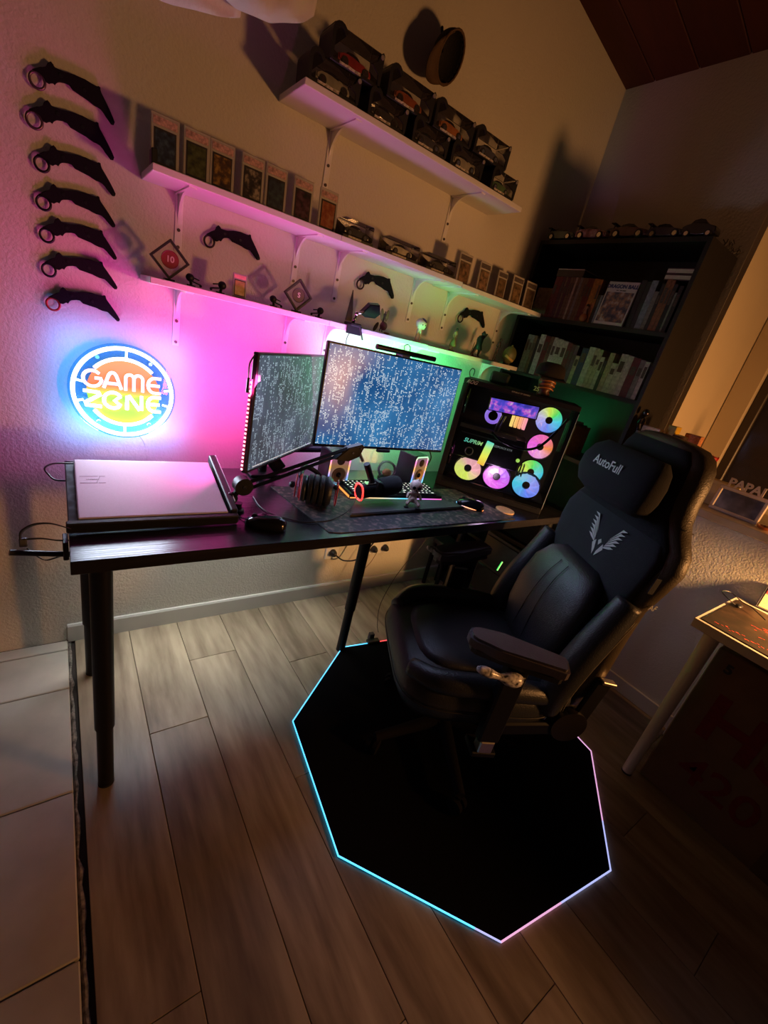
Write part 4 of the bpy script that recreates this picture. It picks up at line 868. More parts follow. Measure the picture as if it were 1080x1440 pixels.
# ================================================================ MONITORS
def matrixmat(name, bg0, bg1, glyph, gs, cols, rows, den, warm=False):
    mt, N, L = newmat(name); b = N['Principled BSDF']; b.inputs['Roughness'].default_value = 0.25; b.inputs['Base Color'].default_value = (0.01,0.01,0.012,1)
    tc = N.new('ShaderNodeTexCoord'); sp = N.new('ShaderNodeSeparateXYZ'); L.new(tc.outputs['Object'], sp.inputs[0])
    def math_(op, a, b_=None):
        nd = N.new('ShaderNodeMath'); nd.operation = op
        for k, v in enumerate((a, b_)):
            if v is None: continue
            if isinstance(v, (int, float)): nd.inputs[k].default_value = v
            else: L.new(v, nd.inputs[k])
        return nd.outputs[0]
    u = math_('MULTIPLY', sp.outputs['X'], cols/0.6); v = math_('MULTIPLY', sp.outputs['Z'], rows/0.34)
    fu = math_('FLOOR', u); fv = math_('FLOOR', v)
    def comb(a, b_, c=0):
        nd = N.new('ShaderNodeCombineXYZ'); L.new(a, nd.inputs[0]); L.new(b_, nd.inputs[1]); nd.inputs[2].default_value = c; return nd.outputs[0]
    def wn(vec):
        nd = N.new('ShaderNodeTexWhiteNoise'); nd.noise_dimensions = '3D'; L.new(vec, nd.inputs['Vector']); return nd.outputs['Value']
    cell = wn(comb(fu, fv))
    # columns of rain: noise stretched along z, random per column
    st = comb(math_('MULTIPLY', fu, 3.7), math_('MULTIPLY', fv, 0.07))
    nz = N.new('ShaderNodeTexNoise'); nz.inputs['Scale'].default_value = 1.0; nz.inputs['Detail'].default_value = 1; L.new(st, nz.inputs['Vector']); nz.inputs['Roughness'].default_value = 0.6
    on = math_('GREATER_THAN', math_('ADD', nz.outputs['Fac'], math_('MULTIPLY', cell, 0.25)), den)
    su = math_('FLOOR', math_('MULTIPLY', u, 4)); sv = math_('FLOOR', math_('MULTIPLY', v, 5))
    px = math_('GREATER_THAN', wn(comb(su, sv, 3)), 0.42)
    gu = math_('FRACT', u); gv = math_('FRACT', v)
    edge = math_('MULTIPLY', math_('GREATER_THAN', gu, 0.22), math_('GREATER_THAN', gv, 0.2))
    g = math_('MULTIPLY', math_('MULTIPLY', on, px), math_('MULTIPLY', edge, math_('ADD', math_('MULTIPLY', cell, 0.8), 0.25)))
    nb = N.new('ShaderNodeTexNoise'); nb.inputs['Scale'].default_value = 7; nb.inputs['Detail'].default_value = 3; L.new(tc.outputs['Object'], nb.inputs['Vector'])
    r = N.new('ShaderNodeValToRGB'); r.color_ramp.elements[0].position = 0.35; r.color_ramp.elements[1].position = 0.68
    r.color_ramp.elements[0].color = (*bg0, 1); r.color_ramp.elements[1].color = (*bg1, 1); L.new(nb.outputs['Fac'], r.inputs[0])
    mx = N.new('ShaderNodeMix'); mx.data_type = 'RGBA'; L.new(g, mx.inputs[0]); L.new(r.outputs[0], mx.inputs[6]); mx.inputs[7].default_value = (*glyph, 1)
    L.new(mx.outputs[2], b.inputs['Emission Color']); b.inputs['Emission Strength'].default_value = gs
    return mt
def monitor(name_label, W_, H_, mtx, scr, loc_mat):
    t = thing('monitor', name_label, 'monitor'); t.matrix_world = loc_mat
    obj('housing', box2(B(), -W_/2, W_/2, 0.0, 0.018, -H_/2, H_/2, bev=0.003), M('housing_maroon', (0.018,0.012,0.016), 0.4, nscale=20, nvar=0.1), t)
    obj('rear_shell', box2(B(), -W_*0.3, W_*0.3, 0.018, 0.05, -H_*0.32, H_*0.32, bev=0.012, seg=2), BLACKP, t)
    obj('screen', box2(B(), -W_/2+0.006, W_/2-0.006, -0.0012, 0.001, -H_/2+0.010, H_/2-0.006), scr, t)
    return t
m1 = monitor('large middle monitor showing bright blue falling-code wallpaper', 0.608, 0.345, None, matrixmat('code_blue', (0.010,0.070,0.22), (0.04,0.19,0.42), (0.85,0.97,1.0), 1.0, 96, 78, 0.69), xf((0.995, 1.30, 1.172), (RAD(-2), 0, RAD(0))))
obj('chin_button', box2(B(), -0.03, 0.03, -0.002, 0.012, -0.184, -0.172, bev=0.002), BLACKP, m1)
ang = math.atan2(0.643, 0.766) + RAD(1)
cx, cy = 0.427 + cos(ang)*0.30, 1.176 + sin(ang)*0.30
m2 = monitor('side monitor at the left angled inwards, showing grey falling code', 0.60, 0.343, None, matrixmat('code_grey', (0.045,0.050,0.065), (0.085,0.105,0.15), (0.42,0.52,0.62), 1.0, 84, 60, 0.69), xf((cx, cy, 1.112), (0, 0, ang)))
obj('taskbar', box2(B(), -0.27, 0.16, -0.0016, -0.001, -0.157, -0.1545), emat('taskbar', (0.55,0.6,0.65), 0.8), m2)
PKL = emat('pink_led', (1.0, 0.35, 0.55), 3.0)
led = obj('led_strip', box2(B(), -0.312, -0.304, 0.008, 0.012, -0.16, 0.10), M('strip_backing', (0.5,0.1,0.2), 0.5, nscale=20, nvar=0.1), m2)
bm = B()
for i in range(22): box(bm, (-0.3135, 0.008, -0.155+i*0.0118), (0.003, 0.005, 0.005))
obj('led', bm, PKL, led)
obj('strip_wire', sweep(B(), smooth_path([(-0.302, 0.01, 0.165), (-0.325, 0.01, 0.14), (-0.322, 0.01, 0.10)]), 0.002, n=6), BLACKP, m2)
obj('usb_stub', box2(B(), -0.326, -0.318, 0.006, 0.014, 0.065, 0.105, bev=0.002), BLACKP, m2)
# monitor arms (one stand behind)
MA = thing('monitor_stand', 'black double monitor arm behind the screens', 'monitor stand', (0.615, 1.525, DZ))
obj('base_plate', box2(B(), -0.06, 0.06, -0.05, 0.05, 0, 0.010, bev=0.003), BLACKM, MA)
obj('pole', rod(B(), (0, 0, 0.01), (0, 0, 0.38), 0.017), BLACKM, MA, smooth='auto')
bm = B(); rod(bm, (0, 0, 0.10), (0.29, 0.0, 0.11), 0.015); rod(bm, (0.29, 0.0, 0.11), (0.380, -0.165, 0.36), 0.015)
obj('arm', bm, BLACKM, MA)
bm = B(); rod(bm, (0, 0, 0.29), (0.01, -0.06, 0.30), 0.018); rod(bm, (0.01, -0.06, 0.30), (0.012, -0.112, 0.30), 0.018)
obj('arm', bm, BLACKM, MA)
obj('black_strut', box(B(), (-0.01, -0.055, 0.10), (0.05, 0.03, 0.17), rot=(0, RAD(-42), 0), bev=0.004), BLACKM, MA)
# bar light on the monitor top
BL = thing('monitor_light_bar', 'thin black light bar sitting on top of the middle monitor', 'lamp', (0.985, 1.29, 1.347))
obj('bar', rod(B(), (-0.13, -0.012, 0.012), (0.132, -0.012, 0.012), 0.0085), BLACKP, BL, smooth='auto')
obj('clip', box2(B(), -0.018, 0.018, -0.014, 0.03, -0.003, 0.008, bev=0.002), M('clip_pale', (0.5,0.5,0.5), 0.3, nscale=20, nvar=0.1), BL)
obj('cable_loop', sweep(B(), smooth_path([(-0.014,-0.012,0.020),(-0.016,-0.010,0.034),(0.0,-0.008,0.040),(0.014,-0.006,0.030),(0.016,0.0,0.015)]), 0.0014, n=6), BLACKP, BL)
# led strip on the back of the middle monitor
obj('back_led_strip', box2(B(), -0.24, 0.24, 0.019, 0.021, 0.118, 0.124), emat('green_led', (0.2,1.0,0.35), 2.5), m1)

# ================================================================ COMPUTER CASE
pa = math.atan2(-0.777, 0.629)
PC = thing('computer_case', 'black glass-sided computer case full of rainbow fans', 'computer', (1.431, 1.413, DZ), (0, 0, pa))
PL_, PW_, PH_ = 0.505, 0.235, 0.500
CASEM = M('case_black', (0.009, 0.009, 0.011), 0.6, spec=0.2, nscale=30, nvar=0.1)
bm = B(); box2(bm, 0, PL_, 0, PW_, 0, 0.052, bev=0.003); obj('bottom_shroud', bm, CASEM, PC)
obj('vent_groove', box2(B(), 0.03, PL_-0.02, -0.0005, 0.001, 0.024, 0.027), BLACKG, PC)
bm = B(); box2(bm, 0, PL_, 0, PW_, PH_-0.022, PH_, bev=0.003); obj('top_panel', bm, CASEM, PC)
obj('rear_panel', box2(B(), 0.0, 0.004, 0.004, PW_-0.004, 0.052, PH_-0.022), CASEM, PC)
obj('front_glass', box2(B(), PL_-0.004, PL_, 0.004, PW_, 0.052, PH_-0.022), PCGLASS, PC)
obj('motherboard_tray', box2(B(), 0.004, PL_-0.004, PW_-0.006, PW_, 0.052, PH_-0.022), CASEM, PC)
obj('pillar', box2(B(), 0.0, 0.026, 0.0, 0.010, 0.052, PH_-0.022, bev=0.002), CASEM, PC)
obj('side_glass', box2(B(), 0.026, PL_-0.001, 0.0, 0.004, 0.030, PH_-0.030), PCGLASS, PC)
obj('glass_edge', box2(B(), PL_-0.0015, PL_+0.0005, -0.001, 0.005, 0.028, PH_-0.030), M('glass_edge', (0.35,0.37,0.45), 0.2, nscale=10, nvar=0.1), PC)
lg_ = text('logo_lettering', 'ROG', 0.022, PRINTW, PC, (0.036, -0.0008, PH_-0.012), (pi/2, 0, 0), shear=0.4)
text('logo_lettering', 'REPUBLIC OF GAMERS', 0.008, PRINTW, PC, (0.25, -0.0008, PH_-0.008), (pi/2, 0, 0), shear=0.2)
def fanmat(name, stops, cx, cz, axis):
    """hue goes round the hub like the ring LEDs of the fan"""
    mt, N, L = newmat(name); b = N['Principled BSDF']; b.inputs['Roughness'].default_value = 0.3; b.inputs['Base Color'].default_value = (0.3,0.3,0.3,1)
    tc = N.new('ShaderNodeTexCoord'); sp = N.new('ShaderNodeSeparateXYZ'); L.new(tc.outputs['Object'], sp.inputs[0])
    at = N.new('ShaderNodeMath'); at.operation = 'ARCTAN2'; L.new(sp.outputs['Y'], at.inputs[0]); L.new(sp.outputs['X'], at.inputs[1])
    mr = N.new('ShaderNodeMapRange'); mr.inputs['From Min'].default_value = -pi; mr.inputs['From Max'].default_value = pi; L.new(at.outputs[0], mr.inputs[0])
    rp = N.new('ShaderNodeValToRGB'); e = rp.color_ramp.elements
    while len(e) < len(stops): e.new(0.5)
    for q, (p, c) in zip(e, stops): q.position = p; q.color = (*c, 1)
    L.new(mr.outputs[0], rp.inputs[0]); L.new(rp.outputs[0], b.inputs['Emission Color']); b.inputs['Emission Strength'].default_value = 1.05
    return mt
def fan(loc, rot, r, stops, nm, sq=True):
    f = obj('fan', B(), None, PC) if False else None
    bm = B()
    bmesh.ops.create_circle(bm, cap_ends=False, radius=r*1.03, segments=32)
    bm.free(); bm = B(); lathe(bm, [(r*1.0,-0.010),(r*1.05,-0.010),(r*1.05,0.010),(r*1.0,0.010),(r*1.0,-0.010)], n=32, caps=False)
    f = obj('fan', bm, CASEM, PC, loc=loc, rot=rot)
    bm = B()
    for k in range(9):
        a = 2*pi*k/9; A0 = 0.60
        v = []
        for (rr, da, zz) in ((0.30, 0.0, 0.004), (0.62, 0.12, 0.004), (0.97, 0.30, 0.003), (0.97, 0.30+A0*1.14, -0.003), (0.62, 0.12+A0*1.14, -0.004), (0.30, A0*1.2, -0.004)):
            v.append(bm.verts.new((rr*r*cos(a+da), rr*r*sin(a+da), zz)))
        bm.faces.new(v)
    o = obj('blades', bm, fanmat('fan_glow_'+nm, stops, 0, 0, 0), f); md = o.modifiers.new('s', 'SOLIDIFY'); md.thickness = 0.0015
    obj('glow_back', cyl(B(), (0,0,-0.007), r*0.98, 0.001, n=32), MC['fan_glow_'+nm], f)
    obj('hub', cyl(B(), (0,0,0.004), r*0.27, 0.010, n=24), M('hub_dark', (0.02,0.02,0.022), 0.4, nscale=10, nvar=0.1), f)
    return f
PK=(1.0,0.18,0.45); OR=(1.0,0.30,0.06); YL=(0.75,0.95,0.10); GR=(0.10,0.85,0.15); CY=(0.08,0.70,0.90); BU=(0.15,0.25,1.0); VI=(0.55,0.15,1.0); MG=(0.9,0.12,0.85); LV=(0.55,0.50,0.95)
face = (pi/2, 0, 0)
fan((0.410, 0.125, 0.405), face, 0.058, [(0,LV),(0.25,BU),(0.5,CY),(0.65,GR),(0.8,YL),(1,LV)][::1], 'a')
fan((0.414, 0.125, 0.280), face, 0.058, [(0,MG),(0.3,(0.9,0.4,0.8)),(0.5,OR),(0.7,PK),(1,MG)], 'b')
fan((0.414, 0.125, 0.155), face, 0.058, [(0,YL),(0.25,(0.1,0.5,0.5)),(0.5,CY),(0.75,GR),(1,YL)], 'c')
fan((0.128, 0.058, 0.100), (RAD(52),0,0), 0.064, [(0,(0.8,0.9,0.2)),(0.25,YL),(0.5,(1,0.45,0.5)),(0.8,(0.9,0.45,0.5)),(1,(0.8,0.9,0.2))], 'd')
fan((0.268, 0.058, 0.100), (RAD(52),0,0), 0.064, [(0,MG),(0.3,(0.85,0.1,0.9)),(0.6,VI),(1,MG)], 'e')
fan((0.408, 0.058, 0.100), (RAD(52),0,0), 0.064, [(0,CY),(0.3,BU),(0.6,(0.3,0.35,1)),(0.8,(0.2,0.6,0.9)),(1,CY)], 'f')
fan((0.022, 0.085, 0.400), (0, pi/2, 0), 0.056, [(0,YL),(0.3,GR),(0.5,CY),(0.8,YL),(1,YL)], 'g')
fan((0.022, 0.085, 0.150), (0, pi/2, 0), 0.056, [(0,MG),(0.3,PK),(0.5,OR),(0.8,PK),(1,MG)], 'h')
obj('pump_ring', sweep(B(), [(0.165+0.030*cos(i*2*pi/28), 0.135, 0.360+0.030*sin(i*2*pi/28)) for i in range(28)], 0.010, n=8, closed=True), emat('pump_violet', (0.35,0.18,0.95), 1.0), PC, smooth=True)
obj('pump_cap', cyl(B(), (0.165, 0.14, 0.360), 0.022, 0.03, rot=(pi/2,0,0), n=20), BLACKG, PC)
mt, N, L = newmat('galaxy_screen'); b_ = N['Principled BSDF']; tc = N.new('ShaderNodeTexCoord'); n1 = N.new('ShaderNodeTexNoise'); n1.inputs['Scale'].default_value = 45; n1.inputs['Detail'].default_value = 6; L.new(tc.outputs['Object'], n1.inputs['Vector'])
rp = N.new('ShaderNodeValToRGB'); e = rp.color_ramp.elements; e[0].position = 0.35; e[0].color = (0.02,0.03,0.45,1); e[1].position = 0.70; e[1].color = (0.7,0.75,1,1)
for p, c in ((0.5,(0.10,0.08,0.9,1)),(0.6,(0.75,0.12,0.85,1))): q = e.new(p); q.color = c
L.new(n1.outputs['Fac'], rp.inputs[0]); L.new(rp.outputs[0], b_.inputs['Emission Color']); b_.inputs['Emission Strength'].default_value = 0.9
ps = obj('status_display', box(B(), (0.243, 0.105, 0.418), (0.225, 0.008, 0.062), rot=(0, RAD(-3), 0), bev=0.002), BLACKG, PC)
obj('display_picture', box(B(), (0.243, 0.1005, 0.418), (0.216, 0.002, 0.053), rot=(0, RAD(-3), 0)), mt, ps)
MEMG = glowmat('memory_glow', [(0,(1,0.75,0.2)),(0.4,(1,0.45,0.15)),(1,(1,0.3,0.6))], lo=0.25, hi=0.335, s=1.3)
for k in range(4): obj('memory_stick', box2(B(), 0.250+k*0.019, 0.264+k*0.019, 0.110, 0.19, 0.335, 0.388, bev=0.001), MEMG, PC)
bm = B()
for k in range(2): rod(bm, (0.205+0.016*k, 0.10, 0.375), (0.190+0.016*k, 0.11, 0.290), 0.0035)
obj('coolant_tubes', bm, STEEL, PC, smooth='auto')
GPU = obj('graphics_card', box2(B(), 0.035, 0.345, 0.045, 0.20, 0.150, 0.292, bev=0.005), M('gpu_dark', (0.02,0.02,0.024), 0.35, metal=0.4, nscale=25, nvar=0.3), PC)
obj('gpu_ridge', box2(B(), 0.035, 0.30, 0.044, 0.047, 0.285, 0.305, bev=0.002), STEEL, GPU)
obj('gpu_panel', box2(B(), 0.05, 0.335, 0.0435, 0.045, 0.262, 0.268), M('gpu_grey', (0.12,0.12,0.13), 0.4, nscale=40, nvar=0.2), GPU)
text('gpu_lettering', 'SUPRIM', 0.026, glowmat('gpu_letter', [(0,(0.1,0.9,0.8)),(1,(0.5,0.9,0.2))], lo=-0.05, hi=0.05, s=0.8), GPU, (0.115, 0.0430, 0.232), (pi/2, 0, 0), shear=0.25, stroke=0.0003)
text('gpu_lettering', 'GEFORCE RTX', 0.013, M('gpu_white', (0.4,0.45,0.42), 0.5, emit=(0.4,0.5,0.45), es=0.35, nscale=20, nvar=0.1), GPU, (0.255, 0.0430, 0.240), (pi/2, 0, 0))
obj('light_bar', box(B(), (0.186, 0.0405, 0.196), (0.034, 0.006, 0.115), rot=(0, RAD(8), 0), bev=0.002), glowmat('bar_glow', [(0,(1,0.55,0.05)),(0.35,(0.95,0.95,0.1)),(0.7,(0.6,1,0.2)),(1,(0.1,0.8,0.7))], axis='Z', lo=0.14, hi=0.255, s=1.2), GPU)
obj('gpu_badge', cyl(B(), (0.335, 0.043, 0.205), 0.009, 0.003, rot=(pi/2,0,0), n=10), emat('lime_badge', (0.45,0.9,0.08), 0.9), GPU)
obj('support_tube', sweep(B(), smooth_path([(0.185,0.03,0.300),(0.23,0.03,0.275),(0.30,0.03,0.262),(0.36,0.03,0.268),(0.41,0.03,0.305),(0.455,0.03,0.39),(0.475,0.03,0.44)]), 0.006, n=8), BLACKG, PC, smooth=True)
bm = B()
for k in range(3): box2(bm, 0.345+k*0.012, 0.350+k*0.012, 0.05, 0.09, 0.135, 0.19)
obj('connector_fins', bm, STEEL, PC)
obj('round_coil', sweep(B(), [(0.11+0.018*cos(i*2*pi/20), 0.044, 0.185+0.018*sin(i*2*pi/20)) for i in range(20)], 0.003, n=6, closed=True), STEEL, PC)
lamp('case_inner_light', 'POINT', (1.431+0.629*0.25+0.777*0.05, 1.413-0.777*0.25+0.629*0.05, DZ+0.13), 0.5, (0.90, 0.62, 0.95), 0.03)
tag(obj('antenna_loop', sweep(B(), smooth_path([(1.478,1.425,1.311),(1.468,1.43,1.335),(1.480,1.43,1.352),(1.497,1.43,1.345),(1.497,1.43,1.322)]), 0.0022, n=6), BLACKP), 'small black cable loop on the left top corner of the case', 'cable')
tag(obj('headphone_hook', box2(B(), 1.70, 1.80, 1.47, 1.52, 1.3105, 1.370, bev=0.015, seg=2) if False else box(B(), (1.640, 1.40, 1.337), (0.09, 0.05, 0.052), rot=(0,0,pa), bev=0.012, seg=2), M('dark_green_box', (0.02,0.05,0.03), 0.5, nscale=20, nvar=0.2)), 'rounded dark box on the case top left of the capped bust', 'box')
tag(obj('black_cables', sweep(B(), smooth_path([(1.365,1.50,DZ+0.003),(1.38,1.46,DZ+0.05),(1.40,1.45,DZ+0.11),(1.375,1.46,DZ+0.16),(1.36,1.48,DZ+0.22)]), 0.003, n=6), BLACKP), 'black cables hanging between middle monitor and computer case', 'cable')

# bust with cap on the case
BS = thing('capped_bust', 'orange and brown bust under a wide black cap on the computer case', 'figurine', (1.735, 1.215, DZ+PH_), (0, 0, RAD(-40)))
obj('bust', lathe(B(), [(0.026,0),(0.030,0.010),(0.020,0.022),(0.033,0.040),(0.038,0.062),(0.030,0.082),(0.015,0.090)], n=20), M('bust_brown', (0.12,0.045,0.025), 0.4, nscale=40, nvar=0.4), BS, smooth=True)
for k, z_ in enumerate((0.034, 0.050, 0.064)):
    obj('orange_band', sweep(B(), [(0.037*cos(RAD(a)), 0.037*sin(RAD(a)), z_ + 0.010*cos(RAD(a+90)*2)*0.5) for a in range(-150, -29, 15)], 0.003, n=6), M('band_orange', (0.55,0.20,0.05), 0.35, nscale=20, nvar=0.1), BS)
obj('cap_crown', loft(B(), [(0,0,0.085,0.062,0.058,2.4),(0,0,0.105,0.062,0.058,2.4),(0,0,0.130,0.055,0.05,2.3),(0,0,0.143,0.030,0.028,2)], n=24), CAPK, BS, smooth=True)
obj('cap_visor', box(B(), (0, -0.052, 0.082), (0.11, 0.07, 0.006), rot=(RAD(12),0,0), bev=0.003), CAPK, BS)
text('lettering', '25', 0.026, M('mint_print', (0.25,0.55,0.35), 0.5, nscale=20, nvar=0.1), BS, (-0.045, -0.040, 0.024), (pi/2, 0, 0), stroke=0.0005)

# ================================================================ BOOKCASE
BX0, BX1, BY0, BY1, BH = 1.985, 2.262, 0.915, 1.71, 2.005
BC = thing('bookcase', 'tall black-brown bookcase in the corner behind the computer', 'bookcase', (0,0,0))
obj('side_panel', box2(B(), BX0, BX1, BY0, BY0+0.018, 0, BH, bev=0.001), SHELFB, BC)
obj('side_panel', box2(B(), BX0, BX1, BY1-0.018, BY1, 0, BH, bev=0.001), SHELFB, BC)
obj('back_panel', box2(B(), BX1-0.006, BX1, BY0+0.018, BY1-0.018, 0.08, BH), SHELFB, BC)
obj('top_panel', box2(B(), BX0, BX1, BY0+0.018, BY1-0.018, BH-0.018, BH), SHELFB, BC)
for z in (0.08, 0.42, 0.74, 1.062, 1.385, 1.662):
    obj('shelf', box2(B(), BX0+0.004, BX1-0.006, BY0+0.018, BY1-0.018, z-0.018, z), SHELFB, BC)
obj('plinth', box2(B(), BX0+0.01, BX0+0.03, BY0+0.018, BY1-0.018, 0, 0.062), SHELFB, BC)
PAPER = M('paper', (0.60, 0.52, 0.42), 0.8, nscale=100, nvar=0.08)
bookm = {}
def book(label, y, z, th, h, d, col, group, lean=0):
    """y = right-hand (low y) end; spine faces -x"""
    key = tuple(round(c, 2) for c in col)
    if key not in bookm: bookm[key] = M('book_%d' % len(bookm), col, 0.55, nscale=70, nvar=0.35)
    t = thing('book', label, 'book', (BX0+0.02, y+th/2, z+0.0003), (lean, 0, 0), group)
    bm = B(); c = 0.002
    box2(bm, 0, 0.003, -th/2, th/2, 0, h); box2(bm, 0.003, d, -th/2, -th/2+c, 0, h); box2(bm, 0.003, d, th/2-c, th/2, 0, h)
    obj('cover', bm, bookm[key], t)
    obj('pages', box2(B(), 0.003, d-0.003, -th/2+c, th/2-c, 0.003, h-0.003), PAPER, t)
    if th > 0.011 and random.random() < 0.7:
        obj('spine_label', box2(B(), -0.0006, 0.0004, -th*0.32, th*0.32, h*random.uniform(0.55, 0.65), h*random.uniform(0.75, 0.88)), M('spine_print_%d' % random.randint(0, 1), random.choice([(0.5,0.45,0.38),(0.08,0.05,0.04)]), 0.6, nscale=250, nvar=0.5), t)
    return t
ORD = ['first','second','third','fourth','fifth','sixth','seventh','eighth','ninth','tenth','eleventh','twelfth','thirteenth','fourteenth','fifteenth','sixteenth','seventeenth','eighteenth','nineteenth','twentieth','twenty-first','twenty-second','twenty-third','twenty-fourth','twenty-fifth','twenty-sixth','twenty-seventh','twenty-eighth']
CN = {'r':('dark red',(0.14,0.015,0.018)),'m':('maroon',(0.09,0.02,0.035)),'o':('orange',(0.42,0.15,0.03)),'b':('brown',(0.16,0.09,0.055)),'c':('cream',(0.42,0.34,0.25)),'w':('white',(0.50,0.46,0.42)),'g':('grey',(0.20,0.18,0.17)),'k':('black',(0.015,0.013,0.016)),'u':('navy blue',(0.02,0.03,0.10)),'t':('terracotta',(0.24,0.08,0.035)),'y':('pale blue grey',(0.20,0.24,0.30)),'p':('purple',(0.12,0.05,0.10))}
def row(seq, y_start, z, where, group, d=0.14, ks=1.0, kh=None):
    y = y_start
    for i, (c, th, h) in enumerate(seq):
        th = th*ks; y -= th
        if kh: h = h*1.5*(1 - 0.18*i/len(seq))
        book('%s book, %s from the left %s' % (CN[c][0], ORD[i], where), y, z, th-0.0008, h, d, CN[c][1], group)
    return y
UG = 'books on the upper bookcase shelf'; LG = 'books on the lower white-spined shelf row'
y = row([('r',.018,.188),('r',.016,.189),('m',.014,.188),('b',.010,.188),('m',.012,.188),('b',.012,.188),('b',.012,.188),('c',.009,.188),('b',.012,.188),('g',.012,.188),('b',.012,.187),('b',.012,.187),('r',.012,.187),('r',.014,.186),('o',.022,.186),('o',.014,.184)], 1.560, 1.662, 'on the upper shelf', UG, ks=1.2)
row([('k',.014,.12),('y',.010,.12),('k',.010,.125)], y-0.002, 1.662, 'of the short ones beside the cover-out comic', 'short books beside the comic')
row([('k',.022,.19),('k',.020,.185),('y',.026,.190),('g',.018,.15),('k',.014,.18),('t',.020,.196),('t',.014,.194),('k',.016,.18),('g',.008,.15),('k',.016,.175)], 1.125, 1.662, 'right of the cover-out comic', 'books right of the comic')
y = row([('g',.016,.125),('g',.014,.125),('b',.014,.126),('k',.012,.12),('w',.024,.135),('r',.022,.133),('b',.016,.135),('w',.016,.135),('w',.024,.133),('w',.022,.130),('r',.018,.128),('m',.014,.126),('p',.014,.126),('c',.016,.095),('u',.024,.124),('w',.022,.132),('c',.016,.132),('c',.014,.130),('w',.014,.11),('k',.012,.10),('c',.018,.130),('w',.020,.10),('w',.024,.135),('w',.018,.133),('r',.024,.132),('g',.016,.130),('w',.014,.128)], 1.632-0.02, 1.385, 'on the second shelf', LG, ks=1.38, kh=1)
row([('m',.020,.14),('g',.016,.155),('y',.016,.158),('w',.018,.160),('b',.024,.150),('b',.022,.145)], 1.28, 1.062, 'on the green-lit shelf', 'books on the green-lit shelf')
# lying books on top of the rows
t = thing('book', 'flat-lying dark book with pale edge on top of the upper-left book row', 'book', (2.06, 1.49, 1.8512))
obj('cover', box2(B(), -0.055, 0.12, -0.075, 0.075, 0, 0.030, bev=0.001), M('flat_book', (0.05,0.04,0.03), 0.5, nscale=30, nvar=0.2), t); obj('pages', box2(B(), -0.0555, 0.118, -0.073, 0.073, 0.030, 0.034), PAPER, t)
for k in range(2):
    t = thing('book', ['lower flat-lying maroon book at the right end of the upper shelf', 'upper flat-lying maroon book at the right end of the upper shelf'][k], 'book', (2.07, 0.995, 1.8582+k*0.0232)); obj('cover', box2(B(), -0.055, 0.12, -0.052, 0.052, 0, 0.022, bev=0.001), M('maroon_flat', (0.09,0.04,0.045), 0.5, nscale=30, nvar=0.3), t)
    obj('pages', box2(B(), -0.0556, 0.118, -0.050, 0.050, 0.004, 0.018), PAPER, t)
tag(obj('spiral_stand', sweep(B(), [], 0.001) if False else box2(B(), 2.02, 2.03, 1.562, 1.66, 1.6625, 1.80, bev=0.002), M('brown_slab', (0.14,0.10,0.08), 0.5, nscale=60, nvar=0.4)), 'brown picture card standing at the far left of the upper bookcase shelf', 'card')
# comic standing cover-out
CM = thing('comic_book', 'comic standing cover-out on the upper shelf, titled DRAGON BALL', 'book', (1.992, 1.200, 1.6635), (0, RAD(4), 0))
obj('cover', box2(B(), 0, 0.012, -0.070, 0.070, 0, 0.178, bev=0.001), M('comic_white', (0.62,0.58,0.58), 0.45, nscale=20, nvar=0.03), CM)
obj('cover_art', box2(B(), -0.0012, 0.0005, -0.063, 0.063, 0.012, 0.135), artmat('comic_art', [(0.03,0.03,0.07),(0.10,0.08,0.12),(0.35,0.18,0.12),(0.55,0.5,0.5)], 38, 0.4), CM)
text('lettering', 'DRAGON BALL', 0.021, M('title_blue', (0.03,0.05,0.18), 0.5, nscale=20, nvar=0.1), CM, (-0.0008, 0, 0.158), (pi/2, 0, -pi/2), stroke=0.0008)
text('lettering', 'KAI - THE SERIES', 0.006, BLACKP, CM, (-0.0008, 0, 0.142), (pi/2, 0, -pi/2))
FG = figure('tiny dark-haired figurine on an orange stand before the upper books', 1.998, 1.330, 1.6625, 0.075, M('figure_tan', (0.35,0.17,0.10), 0.5, nscale=20, nvar=0.1), 'stand', rz=-pi/2, base=0.0, parts=lambda s: [('orange_ball', ball(B(), (0,0,0.018), (0.020,0.013,0.018), n=16), M('orange_ball', (0.45,0.16,0.04), 0.4, nscale=20, nvar=0.2)), ('hair', ball(B(), (0,0.0,0.96*s), (0.10*s,0.08*s,0.08*s), n=10), FDK)])
# model cars on the bookcase top
car('dark striped toy car with rear wing, leftmost on the bookcase top', (2.018, 1.61, BH+0.0005), -pi/2, (0.06,0.075,0.05), True, 0.150, 'toy cars on the bookcase top')
car('white and dark race toy car, second from left on the bookcase', (2.018, 1.445, BH+0.0005), -pi/2, artmat('livery', [(0.02,0.02,0.04),(0.30,0.10,0.10),(0.5,0.42,0.42)], 30, 0.3), True, 0.160, 'toy cars on the bookcase top')
car('maroon toy car with rear wing in the middle of the bookcase top', (2.018, 1.265, BH+0.0005), -pi/2, (0.09,0.03,0.035), True, 0.165, 'toy cars on the bookcase top')
car('black toy car with a white light spot, second from right on bookcase', (2.018, 1.112, BH+0.0005), -pi/2, (0.03,0.018,0.03), True, 0.145, 'toy cars on the bookcase top')
car('boxy black toy van at the right end of the bookcase top', (2.018, 0.985, BH+0.0005), -pi/2, (0.012,0.012,0.014), False, 0.125, 'toy cars on the bookcase top', tall=1.45)
t = thing('action_camera_case', 'black and cream helmet-shaped toy behind the second race car', 'toy', (2.16, 1.44, BH+0.0005))
obj('shell', ball(B(), (0,0,0.048), (0.05,0.062,0.047), n=20), artmat('helmet', [(0.015,0.015,0.02),(0.03,0.02,0.02),(0.4,0.35,0.22)], 14, 0.3), t, smooth=True)
